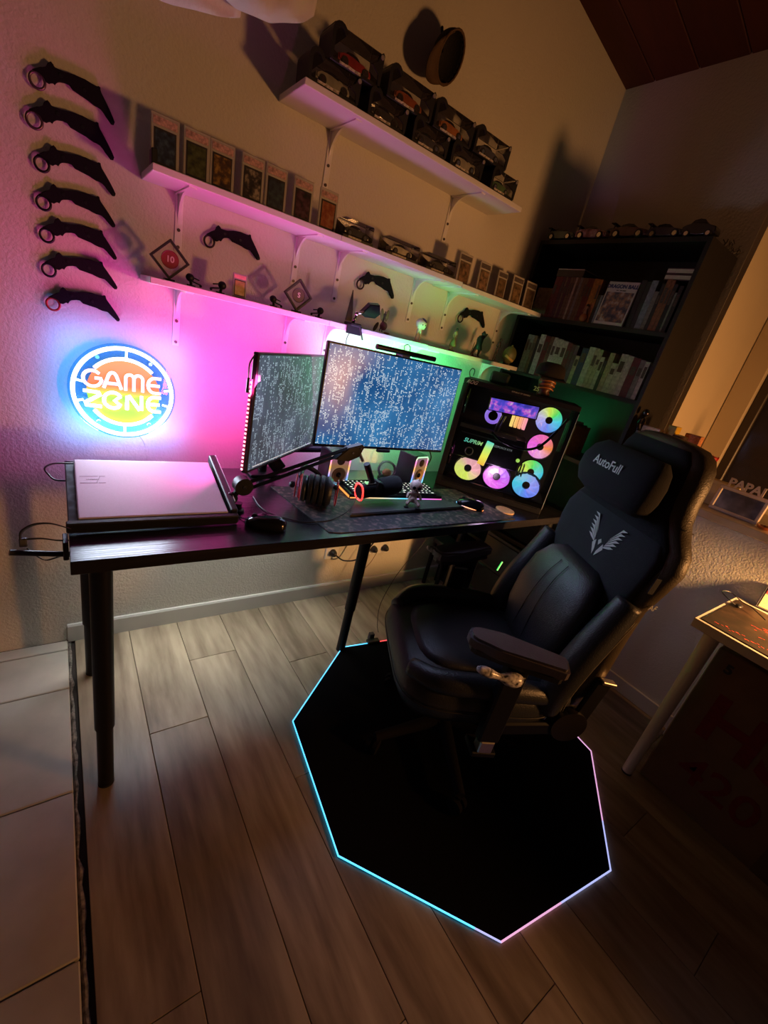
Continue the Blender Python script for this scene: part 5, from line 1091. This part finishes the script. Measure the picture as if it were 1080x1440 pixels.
obj('visor', ball(B(), (-0.022,0.015,0.052), (0.035,0.042,0.030), n=16), BLACKG, t, smooth=True)
obj('neck_ring', cyl(B(), (0,0,0.004), 0.035, 0.008, n=20), BLACKP, t)
# trailing plant sprigs at the right end of the bookcase top
sp_ = thing('dried_sprig', 'dark dried sprigs at the back right end of the bookcase top', 'plant', (2.15, 0.945, BH))
random.seed(5); bm = B()
for k in range(26):
    a = random.uniform(-0.02, 0.10); b0 = random.uniform(-0.03, 0.02); h_ = random.uniform(0.01, 0.035)
    sweep(bm, [(a, b0, 0.001), (a+0.01, b0-0.008, h_*0.7), (a+random.uniform(-.01,.02), b0-random.uniform(0.0,0.02), h_)], 0.0018, n=4)
obj('sprigs', bm, FDK, sp_, kind='stuff'); obj('stem', rod(B(), (-0.03,0,0.002),(0.10,0,0.002), 0.002, n=6), FDK, sp_)

# ================================================================ WINDOW SILL THINGS
SZ = 1.02
PF = thing('photo_frame', 'white rounded photo frame with cut-out letters PAPAI on the sill', 'photo frame', (2.345, 0.510, SZ+0.001), (0, 0, 0))
def P2(bm, pts, x0, x1):  # outline in (y', z) seen from the room: y' grows to the right = -y
    return prism(bm, [(a, b) for a, b in pts], x0, x1, Matrix(((0,1,0,0),(-1,0,0,0),(0,0,1,0),(0,0,0,1))))
FRW = M('frame_white', (0.60, 0.50, 0.44), 0.45, nscale=20, nvar=0.04)
bm = B(); w2, hh = 0.095, 0.115
for (y0, y1, z0, z1) in ((-w2, w2, 0, 0.016), (-w2, w2, hh-0.016, hh), (-w2, -w2+0.016, 0.014, hh-0.014), (w2-0.016, w2, 0.014, hh-0.014)): box2(bm, 0, 0.012, -y1, -y0, z0, z1, bev=0.004)
obj('frame', bm, FRW, PF, rot=(0, RAD(8), 0))
obj('photo', box2(B(), 0.004, 0.007, -w2+0.012, w2-0.012, 0.012, hh-0.012), artmat('photo_art', [(0.06,0.05,0.05),(0.12,0.11,0.13),(0.24,0.22,0.26)], 16, 0.3), PF, rot=(0, RAD(8), 0))
text('lettering', 'PAPAI', 0.052, FRW, PF, (0.012, 0.004, hh+0.017), (pi/2, 0, -pi/2), ext=0.004, stroke=0.0016)
bm = B(); box2(bm, 0.014, 0.050, -0.004, 0.004, 0, 0.06); obj('rear_foot', bm, FRW, PF)
VS = thing('rose_in_vase', 'single red rose in a small clear vase on the sill', 'flower', (2.40, 0.700, SZ+0.001))
obj('vase', lathe(B(), [(0.020,0),(0.022,0.05),(0.014,0.10),(0.020,0.135),(0.018,0.135),(0.012,0.10),(0.018,0.05),(0.016,0.004)], n=20), DOME, VS, smooth=True)
obj('stem', rod(B(), (0,0,0.01), (0,0,0.18), 0.002, n=6), OLV, VS)
bm = B(); random.seed(9)
ball(bm, (0,0,0.195), (0.018,0.018,0.02), n=12)
for k in range(12):
    a = k*2.4; r_ = 0.010+0.0012*k; ball(bm, (r_*cos(a), r_*sin(a), 0.193+0.0005*k), (0.016,0.006,0.017), rot=(0.3, 0, a+pi/2), n=10)
obj('petals', bm, M('rose_red', (0.45,0.008,0.010), 0.55, nscale=40, nvar=0.3), VS, smooth=True)
VB = thing('cream_box', 'cream rectangular box standing on the sill behind the photo frame', 'box', (2.44, 0.62, SZ+0.001))
obj('carton', box2(B(), -0.03, 0.03, -0.075, 0.07, 0.0, 0.115, bev=0.004), M('cream_carton', (0.50,0.38,0.20), 0.5, nscale=14, nvar=0.15), VB)
obj('lid_edge', box2(B(), -0.032, 0.032, -0.077, 0.072, 0.100, 0.116, bev=0.003), M('cream_lid', (0.52,0.42,0.26), 0.5, nscale=14, nvar=0.1), VB)
WG = thing('paper_star', 'pale jagged star-shaped decoration on the sill at the right edge', 'decoration', (2.46, 0.34, SZ+0.001))
bm = B(); P2(bm, [(-0.085,0.115),(-0.03,0.130),(-0.055,0.165),(-0.015,0.180),(-0.035,0.225),(0.0,0.235),(0.01,0.30),(0.05,0.24),(0.09,0.20),(0.08,0.12),(0.02,0.09)], 0, 0.008)
obj('star', bm, M('pale_lilac', (0.52,0.47,0.52), 0.6, nscale=20, nvar=0.05), WG)
bm = B(); box2(bm, -0.01, 0.018, -0.05, 0.01, 0, 0.012, bev=0.002); rod(bm, (0.004, -0.02, 0.01), (0.004, -0.02, 0.12), 0.005); obj('stand', bm, FDK, WG)
tag(obj('copper_dish', lathe(B(), [(0.0+0.012,0.0),(0.022,0.004),(0.03,0.014),(0.028,0.014),(0.020,0.006)], c=(2.325,0.385,SZ+0.0005), n=20), M('copper', (0.75,0.35,0.18), 0.25, metal=1, nscale=20, nvar=0.1)), 'small copper dish on the sill near the frame edge', 'dish')
# pedestal with boxes beside the bookcase
SD = thing('plant_stand', 'slim black stand behind the chair beside the bookcase', 'stand', (2.10, 0.79, 0))
obj('top', box2(B(), -0.13, 0.13, -0.115, 0.105, 1.16, 1.175, bev=0.002), SHELFB, SD)
for sx in (-0.115, 0.115):
    for sy in (-0.10, 0.09): obj('leg', rod(B(), (sx, sy, 0), (sx, sy, 1.16), 0.010), BLACKM, SD)
def pbox(label, name, x, y, w_, d_, h_, col, rz=0, var=0.25, ns=60):
    t = thing(name, label, 'box', (x, y, 1.1755), (0,0,rz)); 
    obj('carton', box2(B(), -w_/2, w_/2, -d_/2, d_/2, 0, h_, bev=0.002), M('carton_'+label.split()[0]+label.split()[1], col, 0.5, nscale=ns, nvar=var), t)
    obj('printed_panel', box2(B(), -w_/2-0.0006, -w_/2+0.0004, -d_/2*0.7, d_/2*0.7, h_*0.2, h_*0.75), M('panel_'+label.split()[0], tuple(c*0.6 for c in col), 0.5, nscale=200, nvar=0.7), t)
    return t
pbox('cream box leftmost of those behind the chair headrest', 'gift_box', 2.02, 0.835, 0.035, 0.075, 0.125, (0.70,0.45,0.24))
pbox('yellow box standing behind the chair headrest', 'gift_box', 2.07, 0.775, 0.05, 0.034, 0.150, (0.60,0.38,0.02))
pbox('orange perforated box behind the chair headrest', 'gift_box', 2.14, 0.715, 0.04, 0.062, 0.135, (0.50,0.20,0.08), var=0.5, ns=120)
t = thing('brown_funnel', 'dark brown funnel-shaped ornament between the yellow and orange boxes', 'ornament', (2.03, 0.726, 1.1755))
obj('cone', lathe(B(), [(0.012,0),(0.015,0.06),(0.022,0.105)], n=18), M('brown_gloss', (0.20,0.06,0.02), 0.3, nscale=20, nvar=0.2), t, smooth='auto'); obj('brim', lathe(B(), [(0.022,0.105),(0.030,0.112),(0.028,0.120),(0.012,0.124)], n=18), M('brown_brim', (0.05,0.02,0.012), 0.4, nscale=20, nvar=0.2), t, smooth='auto')
t = thing('metal_figurine', 'dark glossy robot-like figurine against the bookcase side', 'figurine', (2.005, 0.883, 1.1755))
skin('body', [(0,0,.06,.012),(0,0,.10,.012),(0,0,.13,.018),(0,0,.155,.008),(0.022,0,.13,.009),(0.034,-.01,.10,.006),(-0.022,0,.13,.009),(-0.036,-.01,.15,.006),(.012,0,.04,.009),(.016,0,.004,.006),(-.012,0,.04,.009),(-.016,0,.004,.006)], [(0,1),(1,2),(2,3),(2,4),(4,5),(2,6),(6,7),(0,8),(8,9),(0,10),(10,11)], M('gunmetal', (0.06,0.055,0.07), 0.15, metal=0.9, nscale=20, nvar=0.2), t)
obj('head', ball(B(), (0,0,0.172), (0.014,0.014,0.016), n=14), MC['gunmetal'], t, smooth=True)
obj('grey_sleeve', rod(B(), (-0.02,-0.012,0.03), (-0.012,-0.010,0.095), 0.006, 0.010), M('sleeve', (0.14,0.11,0.12), 0.5, nscale=20, nvar=0.1), t)

# ================================================================ WHITE TABLE, BOX, THINGS
TT = thing('side_table', 'white side table with round legs at the right edge', 'table', (0,0,0))
TZ = 0.74
obj('tabletop', box2(B(), 1.775, 2.25, -0.9, 0.328, TZ-0.034, TZ, bev=0.002), TABLEW, TT)
for x, y in ((1.775+0.05, 0.27), (2.2, 0.27), (1.825, -0.84), (2.2, -0.84)):
    lg = obj('leg', rod(B(), (x if x > 1.9 else 1.805, y if y < 0 else 0.262, 0.006), (x if x > 1.9 else 1.812, y if y < 0 else 0.262, TZ-0.034), 0.019, 0.025, n=24), TABLEW, TT, smooth='auto')
    obj('foot_cap', rod(B(), (x if x > 1.9 else 1.805, y if y < 0 else 0.262, 0), (x if x > 1.9 else 1.805, y if y < 0 else 0.262, 0.008), 0.0195, n=20), RUBBER, lg)
tag(obj('gaming_mouse_pad', box2(B(), 1.792, 2.20, -0.6, 0.312, TZ+0.0003, TZ+0.0035, bev=0.001), artmat('pad_dark', [(0.014,0.008,0.004),(0.020,0.011,0.005),(0.045,0.022,0.012)], 14, 0.5)), 'dark brown mouse pad with red print on the white table', 'mouse pad')
PDR = M('pad_red', (0.50, 0.05, 0.03), 0.5, nscale=120, nvar=0.5)
bm = B(); random.seed(11)
for k in range(34):
    yy = 0.28 - 0.009*k + random.uniform(-0.004, 0.004); box(bm, (1.822 + 0.004*(k % 5) + random.uniform(0, 0.012), yy, TZ+0.0039), (random.uniform(0.002,0.006), random.uniform(0.004,0.010), 0.0005), rot=(0,0,random.uniform(-0.4,0.4)))
for k in range(26): box(bm, (random.uniform(1.86,2.02), random.uniform(-0.15,0.22), TZ+0.0039), (random.uniform(0.004,0.02), 0.003, 0.0005), rot=(0,0,random.uniform(-1.4,-0.9)))
obj('red_print', bm, PDR, bpy.data.objects['gaming_mouse_pad'], kind='stuff')
GC = thing('eyeglasses', 'thin black wire glasses lying on the white table corner', 'eyeglasses', (2.10, 0.285, TZ+0.004))
obj('temple_arms', sweep(B(), smooth_path([(-0.02,-0.09,0.012),(0.02,-0.03,0.020),(0.03,0.0,0.018),(0.04,0.05,0.03),(0.0,0.07,0.03),(-0.03,0.035,0.022),(-0.02,0.01,0.012)]), 0.0018, n=6), BLACKP, GC)
bm = B(); ball(bm, (0.0,0.0,0.008), (0.02,0.012,0.007), n=12); obj('hinge', bm, BLACKP, GC, smooth=True)
CD = thing('cardboard_box', 'big brown cardboard box with faint red HS 420 print under the table', 'box', (0,0,0))
obj('carton', box2(B(), 1.86, 2.24, -0.65, 0.235, 0, 0.66, bev=0.004), CARD, CD)
RP = M('red_box_print', (0.16, 0.008, 0.006), 0.8, nscale=40, nvar=0.2)
obj('tape', box2(B(), 1.8594, 1.8604, -0.22, -0.16, 0.0, 0.66), M('box_tape', (0.12,0.075,0.04), 0.3, nscale=20, nvar=0.1), CD)
text('lettering', 'HS', 0.26, RP, CD, (1.8592, 0.02, 0.40), (pi/2, 0, -pi/2), stroke=0.008)
text('lettering', '420', 0.17, RP, CD, (1.8592, 0.02, 0.17), (pi/2, 0, -pi/2), stroke=0.002)
text('lettering', '5', 0.05, BLACKP, CD, (1.8592, 0.18, 0.60), (pi/2, 0, -pi/2), stroke=0.002)
NB = thing('pill_organizer', 'pale notebook standing open on the white table at the right edge', 'notebook', (2.235, 0.215, TZ+0.004), (0,0,RAD(10)))
obj('cover', box2(B(), -0.01, 0.0, -0.09, 0.045, 0, 0.10, bev=0.001), M('notebook_grey', (0.15,0.14,0.16), 0.5, nscale=20, nvar=0.2), NB, rot=(0, RAD(25), 0))
obj('printed_page', box2(B(), -0.012, -0.0101, -0.088, 0.038, 0.004, 0.06), M('page_cream', (0.75,0.60,0.34), 0.6, nscale=160, nvar=0.25), NB, rot=(0, RAD(25), 0))
obj('red_panel', box2(B(), -0.012, -0.0101, -0.088, 0.038, 0.062, 0.095), artmat('red_panel', [(0.10,0.02,0.02),(0.35,0.05,0.05),(0.7,0.5,0.5)], 90, 0.5), NB, rot=(0, RAD(25), 0))

# ================================================================ OUTLETS, CABLES
def outlet(label, x0, x1, z0, z1, npl):
    t = thing('wall_outlet', label, 'outlet', ((x0+x1)/2, YW, (z0+z1)/2)); w_ = (x1-x0); h_ = z1-z0
    obj('plate', box2(B(), -w_/2, w_/2, -0.008, 0, -h_/2, h_/2, bev=0.003), WHITE, t)
    for k in range(npl):
        x = (k-(npl-1)/2)*w_/npl
        s = obj('socket', lathe(B(), [(0.024,0),(0.024,0.002),(0.021,0.002),(0.020,-0.001)], c=(x,-0.008,0), n=20, rot=(pi/2,0,0)), WHITE, t)
        obj('plug', lathe(B(), [(0.019,0),(0.019,0.016),(0.012,0.030),(0.006,0.034)], c=(x,-0.0095,0), n=18, rot=(pi/2,0,0)), BLACKP, s, smooth='auto')
outlet('double white wall outlet right of the middle desk leg', 1.37, 1.53, 0.235, 0.315, 2)
outlet('single white wall outlet left of the middle desk leg', 1.10, 1.18, 0.24, 0.32, 1)
tag(obj('power_cord', sweep(B(), smooth_path([(1.15,1.694,0.275),(1.19,1.66,0.258),(1.26,1.62,0.30),(1.33,1.58,0.50),(1.35,1.56,0.773)]), 0.004, n=8), BLACKP), 'black power cord rising from the single outlet to the desk', 'cable')
tag(obj('thin_cord', sweep(B(), smooth_path([(1.425,1.696,0.27),(1.40,1.70,0.20),(1.38,1.715,0.15)]), 0.0018, n=6), M('thin_tan', (0.30,0.20,0.12), 0.5, nscale=20, nvar=0.1)), 'thin tan cord dangling from the double outlet', 'cable')
MZ0 = 0.0
octp = []
cxm, cym, Rm = 1.195, 0.702, 0.628
a0 = math.atan2(1.305-cym, 1.033-cxm)
for k in range(8): octp.append((cxm+Rm*cos(a0+k*pi/4), cym+Rm*sin(a0+k*pi/4)))
MT = thing('floor_mat', 'black octagonal floor mat with glowing cyan and pink edge', 'floor mat', (0,0,0))
obj('mat', prism(B(), octp, 0.0005, 0.005, Matrix(((1,0,0,0),(0,0,1,0),(0,1,0,0),(0,0,0,1)))), M('mat_black', (0.004,0.004,0.005), 0.95, nscale=200, nvar=0.3, bump=0.2, bscale=500, spec=0.05), MT)
CYE = emat('edge_cyan', (0.05, 0.55, 1.0), 1.8); PKE = emat('edge_pink', (0.85, 0.42, 0.75), 1.0); LVE = emat('edge_lavender', (0.45, 0.50, 0.95), 1.1); REE = emat('edge_red', (1.0, 0.05, 0.05), 1.6)
def lerp(a, b, t): return (a[0]+(b[0]-a[0])*t, a[1]+(b[1]-a[1])*t, 0.0062)
def edge(i, t0, t1, mt): obj('edge_light', sweep(B(), [lerp(octp[i], octp[(i+1) % 8], t0), lerp(octp[i], octp[(i+1) % 8], t1)], 0.0024, n=8), mt, MT)
# vertices run counter-clockwise starting at the one under the desk
edge(0, 0, 1, CYE); edge(1, 0, 1, CYE); edge(2, 0, 0.85, CYE); edge(2, 0.85, 1, LVE); edge(3, 0, 0.5, PKE); edge(3, 0.5, 1, LVE)
edge(4, 0, 0.35, LVE); edge(4, 0.35, 1, PKE); edge(5, 0, 1, PKE); edge(6, 0, 1, REE); edge(7, 0, 0.62, REE); edge(7, 0.70, 1, CYE)
pm = lerp(octp[7], octp[0], 0.66)
ea = math.atan2(octp[0][1]-octp[7][1], octp[0][0]-octp[7][0])
CT = thing('mat_controller', 'small black controller plug on the floor mat edge', 'controller', (pm[0], pm[1], 0.0), (0,0,ea))
obj('edge_clip', box2(B(), -0.035, 0.030, -0.018, 0.012, 0.0052, 0.020, bev=0.003), BLACKP, CT)
obj('controller_box', box2(B(), -0.016, 0.010, -0.042, -0.018, 0.0, 0.040, bev=0.003), M('ctrl_grey', (0.04,0.035,0.04), 0.5, nscale=20, nvar=0.1), CT)
tag(obj('mat_cable', sweep(B(), smooth_path([(1.245,1.320,0.03),(1.26,1.36,0.05),(1.30,1.42,0.12),(1.36,1.44,0.24),(1.40,1.43,0.34),(1.50,1.42,0.52),(1.56,1.50,0.773)]), 0.0018, n=6), M('cord_brown', (0.03,0.018,0.012), 0.5, nscale=20, nvar=0.1)), 'thin dark cable hanging from the desk to the mat controller', 'cable')
# small black stool and printer like box under the desk at right
BKS = thing('step_stool', 'small black stool under the desk near the back wall', 'stool', (1.975, 1.62, 0))
obj('seat_top', box2(B(), -0.14, 0.0, -0.07, 0.07, 0.30, 0.33, bev=0.006), BLACKP, BKS)
for sx in (-0.125, -0.015):
    for sy in (-0.055, 0.055): obj('leg', rod(B(), (sx, sy, 0), (sx, sy, 0.302), 0.013), BLACKM, BKS)
LEDG = tag(obj('green_power_light', box(B(), (1.700, 1.09, 0.50), (0.006, 0.006, 0.05), rot=(0, RAD(20), 0), bev=0.001), emat('green_power', (0.02,0.9,0.15), 1.2)), 'short glowing green light under the desk behind the chair', 'light')
LEDG.location = (0, 0, 0)
SB = thing('storage_tower', 'black storage tower under the right end of the desk', 'cabinet', (1.83, 1.20, 0))
obj('carcass', box2(B(), 0.03, 0.14, -0.10, 0.14, 0, 0.56, bev=0.004), BLACKP, SB)
for k in range(3): obj('drawer', box2(B(), 0.024, 0.030, -0.09, 0.13, 0.03+k*0.175, 0.19+k*0.175, bev=0.002), BLACKG, SB)

# ================================================================ GAMING CHAIR
CH = thing('gaming_chair', 'black leather gaming chair with head pillow and winged emblem', 'chair', (1.150, 0.735, 0.0), (0, 0, RAD(152)))
CZ = 0.0056
# star base and casters
bm = B(); cyl(bm, (0,0,0.085), 0.045, 0.05, n=24)
for k in range(5):
    a = 2*pi*k/5 + 0.3; e_ = (0.29*cos(a), 0.29*sin(a), 0.072); rod(bm, (0.02*cos(a), 0.02*sin(a), 0.095), e_, 0.026, 0.017, n=10)
obj('star_base', bm, BLACKMATTE, CH, smooth='auto')
for k in range(5):
    a = 2*pi*k/5 + 0.3; bm = B()
    for sgn in (-1, 1): cyl(bm, (0, sgn*0.014, 0), 0.027, 0.016, rot=(pi/2,0,0), n=20)
    rod(bm, (0,0,0), (0,0,0.035), 0.008); obj('caster', bm, BLACKMATTE, CH, loc=(0.29*cos(a), 0.29*sin(a), CZ+0.0272), rot=(0,0,a+0.7), smooth='auto')
obj('gas_lift', rod(B(), (0,0,0.09), (0,0,0.33), 0.026, 0.022), BLACKMATTE, CH, smooth='auto')
obj('mechanism', box2(B(), -0.16, 0.12, -0.11, 0.11, 0.315, 0.355, bev=0.01), BLACKM, CH)
# seat
st = obj('seat', loft(B(), [(0.01,0,0.345,0.235,0.225,4),(0.012,0,0.36,0.262,0.252,4.5),(0.014,0,0.39,0.275,0.268,4.5),(0.014,0,0.44,0.278,0.270,4.5),(0.012,0,0.475,0.270,0.262,4.2),(0.008,0,0.492,0.245,0.238,3.8),(0.0,0,0.497,0.16,0.15,3.2)], n=40), LEATHER, CH, smooth=True)
# raised side bolsters that wrap round the front corners
for sg in (-1, 1):
    P = smooth_path([(-0.24, sg*0.235, 0.485), (-0.10, sg*0.245, 0.500), (0.08, sg*0.243, 0.502), (0.19, sg*0.225, 0.495), (0.255, sg*0.16, 0.478)], 5)
    obj('seat_bolster', sweep(B(), P, [0.030+0.008*sin(pi*i/(len(P)-1)) for i in range(len(P))], n=12), LEATHER, CH, smooth=True)
obj('seat_cushion', loft(B(), [(0.02,0,0.480,0.205,0.175,3.4),(0.02,0,0.500,0.205,0.178,3.4),(0.02,0,0.512,0.185,0.160,3.2),(0.02,0,0.518,0.12,0.10,2.8)], n=36), LEATHER, CH, smooth=True)
GSTITCH = M('stitching', (0.22,0.20,0.16), 0.7, nscale=200, nvar=0.3)
obj('seat_seam', sweep(B(), [(0.014+0.281*math.copysign(abs(cos(t_))**0.45, cos(t_)), 0.273*math.copysign(abs(sin(t_))**0.45, sin(t_)), 0.418) for t_ in [2*pi*i/60 for i in range(60)]], 0.0022, n=5, closed=True), BLACKP, CH)
# backrest: local frame tilted slightly back, y = left, z up along the back
TB = Matrix.Translation((-0.255, 0, 0.44)) @ Euler((0, RAD(-6.5), 0)).to_matrix().to_4x4()
def bobj(name, bm, mt, parent=None, smooth=True, **k):
    for v in bm.verts: v.co = TB @ v.co
    return obj(name, bm, mt, CH if parent is None else parent, smooth=smooth, **k)
outl = [(0.0,0.215),(0.06,0.235),(0.16,0.250),(0.30,0.243),(0.40,0.240),(0.48,0.262),(0.55,0.278),(0.60,0.266),(0.64,0.232),(0.68,0.204),(0.73,0.190),(0.78,0.184),(0.83,0.172),(0.86,0.150),(0.878,0.112),(0.886,0.06)]
secs = [(-0.045+0.004*math.sin(z*5), 0, z, 0.052 - (0.02 if z > 0.88 else 0) - (0.012 if z > 0.9 else 0), w_, 3.0) for z, w_ in outl]
back = bobj('backrest', loft(B(), secs, n=40), LEATHERO)
# front fabric face, inset a little inside the outline
secs = [(-0.015+0.004*math.sin(z*5), 0, z, 0.034 - (0.012 if z > 0.86 else 0), w_-0.030, 3.4) for z, w_ in outl[7-4:14]]
bobj('front_fabric', loft(B(), secs, n=36), FABRICD)
bobj('shoulder_panel', loft(B(), [(-0.004,0,0.37,0.024,0.200,3),(0.004,0,0.42,0.026,0.225,3),(0.006,0,0.50,0.027,0.240,3),(0.004,0,0.56,0.026,0.242,3),(0.0,0,0.60,0.022,0.225,3),(-0.008,0,0.64,0.016,0.17,3)], n=36), FABRIC)
# side bolsters with stitching
for sg in (-1, 1):
    P = smooth_path([(0.06, sg*0.232, -0.01), (0.075, sg*0.242, 0.08), (0.060, sg*0.242, 0.20), (0.030, sg*0.236, 0.32), (0.008, sg*0.236, 0.42)], 6)
    bobj('side_bolster', sweep(B(), P, [0.044*(0.75+0.35*sin(pi*(0.15+0.75*i/(len(P)-1)))) for i in range(len(P))], n=14), LEATHER)
    for off in (0.004, 0.016):
        Q = [p + Vector((-0.022-off, sg*(0.036-off*0.35), 0)) for p in P[2:-3]]
        bobj('stitch_line', sweep(B(), Q, 0.0011, n=5), GSTITCH)
    Q = [p + Vector((0.030, sg*0.012, 0)) for p in P[8:-2]]
    bobj('piping', sweep(B(), Q, 0.004, n=6), M('pale_piping', (0.25,0.24,0.18), 0.5, nscale=40, nvar=0.1))
# lumbar support
bobj('lumbar_support', loft(B(), [(0.045,0,0.02,0.030,0.125,3),(0.060,0,0.06,0.045,0.160,3),(0.072,0,0.15,0.050,0.178,3),(0.070,0,0.25,0.048,0.185,3),(0.058,0,0.34,0.042,0.178,3),(0.040,0,0.40,0.034,0.150,2.8),(0.025,0,0.43,0.022,0.10,2.5)], n=36), LEATHER)
for sg in (-0.028, 0.028):
    bobj('lumbar_seam', sweep(B(), smooth_path([(0.1195, sg*1.3, 0.10), (0.1225, sg*1.15, 0.18), (0.1195, sg, 0.26), (0.1035, sg*0.9, 0.34), (0.080, sg*0.8, 0.395)]), 0.0014, n=5), BLACKP)
# winged emblem
WM = M('emblem_white', (0.55,0.56,0.55), 0.5, nscale=60, nvar=0.05)
bm = B()
mE = Matrix(((0,1,0,0.0325),(1.45,0,0,0.035),(0,0,1.1,0.520),(0,0,0,1)))
for sg in (-1, 1):
    prism(bm, [(sg*0.004,-0.052),(sg*0.020,-0.022),(sg*0.013,-0.008),(sg*0.009,-0.020),(sg*0.004,-0.036)], 0, 0.001, mE)
    for k in range(6):
        t_ = k/5; x0 = 0.016 + 0.006*t_; z0 = -0.018 + 0.034*t_
        tip = (0.046 + 0.022*t_ - 0.010*t_*t_, -0.004 + 0.062*t_)
        prism(bm, [(sg*x0, z0), (sg*(x0+0.003), z0+0.006), (sg*(tip[0]*0.75), tip[1]+0.004-0.002), (sg*tip[0], tip[1]+0.002), (sg*(tip[0]*0.75), tip[1]-0.006)], 0, 0.001, mE)
bobj('wing_emblem', bm, WM, smooth=False)
bm = B(); prism(bm, [(-0.006,-0.006),(0.0,0.002),(0.006,-0.006),(0.0,-0.018)], 0, 0.001, mE); bobj('emblem_core', bm, WM, smooth=False)
# head pillow with its lettering
hp = bobj('head_pillow', loft(B(), [(0.052,0,0.640,0.030,0.130,2.8),(0.062,0,0.660,0.048,0.160,3),(0.068,0,0.70,0.056,0.175,3),(0.068,0,0.745,0.056,0.176,3),(0.062,0,0.785,0.046,0.163,3),(0.052,0,0.81,0.028,0.135,2.8)], n=36), FABRICD)
tx = text('lettering', 'AutoFull', 0.040, PRINTW, CH, (0,0,0), (0,0,0), ext=0.0008, stroke=0.0004)
tx.matrix_local = TB @ xf((0.1235, 0, 0.745), (pi/2, 0, pi/2))
ob = bobj('outer_seam', sweep(B(), [(-0.075, 0.210, 0.66), (-0.02, 0.216, 0.665)], 0.002, n=5), BLACKP)
em = text('lettering', 'AF', 0.024, PRINTW, CH, (0,0,0), (0,0,0), ext=0.0006); em.matrix_local = TB @ xf((-0.05, 0.2565, 0.43), (pi/2, 0, pi))
tg = bobj('fabric_tag', box(B(), (0.0, 0.266, 0.50), (0.020, 0.003, 0.05), bev=0.001), FABRIC, smooth=False)
# recline hinge covers and side bars
for sg in (-1, 1):
    hc = obj('hinge_cover', cyl(B(), (-0.27, sg*0.262, 0.40), 0.060, 0.030, rot=(pi/2,0,0), n=32), M('hinge_black', (0.010,0.008,0.008), 0.35, nscale=10, nvar=0.1), CH, smooth='auto')
    obj('hinge_bar', box(B(), (-0.16, sg*0.262, 0.375), (0.24, 0.022, 0.05), rot=(0, RAD(6), 0), bev=0.006), BLACKM, hc)
    obj('back_bar', box(B(), (-0.315, sg*0.258, 0.50), (0.055, 0.018, 0.17), rot=(0, RAD(-8), 0), bev=0.005), BLACKM, hc)
    obj('metal_tab', box(B(), (-0.335, sg*0.262, 0.583), (0.050, 0.024, 0.012), rot=(0, RAD(-8), 0), bev=0.002), STEEL, hc)
# armrests
PADM = M('arm_pad', (0.085,0.070,0.080), 0.40, nscale=20, nvar=0.1, bump=0.2, bscale=200)
for sg, toe in ((1, RAD(-22)), (-1, RAD(28))):
    ar = obj('armrest', box2(B(), -0.035, 0.035, -0.018, 0.018, -0.055, 0.262, bev=0.006), BLACKM, CH, loc=(0.0 if sg > 0 else 0.02, sg*0.288 if sg > 0 else -0.258, 0.395 if sg > 0 else 0.425))
    obj('steel_sleeve', box2(B(), -0.024, 0.024, -0.0195, 0.0195, -0.098, -0.050, bev=0.004), STEEL, ar)
    obj('steel_clip', box2(B(), -0.026, 0.026, -0.020, 0.020, 0.205, 0.214, bev=0.002), STEEL, ar)
    obj('under_bracket', box2(B(), -0.04, 0.04, -0.05 if sg > 0 else -0.02, 0.02 if sg > 0 else 0.05, -0.115, -0.095, bev=0.003), BLACKM, ar)
    pad = [(-0.125,-0.026),(-0.115,-0.036),(0.06,-0.041),(0.135,-0.036),(0.153,-0.024),(0.160,0.0),(0.153,0.024),(0.135,0.036),(0.06,0.041),(-0.115,0.036),(-0.125,0.026)]
    p_ = obj('arm_pad', prism(B(), pad, 0.262, 0.300, Matrix(((1,0,0,0),(0,0,1,0),(0,1,0,0),(0,0,0,1))), bev=0.008), PADM, ar, rot=(0,0,toe), smooth='auto')
    obj('pad_base', prism(B(), [(a*0.92, b*0.9) for a, b in pad], 0.248, 0.263, Matrix(((1,0,0,0),(0,0,1,0),(0,1,0,0),(0,0,0,1)))), BLACKP, ar, rot=(0,0,toe))
    lv = sweep(B(), smooth_path([(0.0, sg*0.034, 0.218), (0.045, sg*0.040, 0.224), (0.090, sg*0.042, 0.236), (0.140, sg*0.040, 0.250)]), [0.015,0.018,0.020,0.021,0.021,0.020,0.018,0.015,0.012,0.010,0.009,0.0095,0.011,0.013,0.014,0.014,0.012,0.010,0.007], n=12)
    o = obj('adjust_lever', lv, artmat('lever_pattern', [(0.03,0.028,0.03),(0.55,0.52,0.54),(0.85,0.82,0.82)], 70, 0.25) if 'lever_pattern' not in MC else MC['lever_pattern'], ar, smooth=True)
    o['label'] = 'silver lever with a dark mottled pattern'
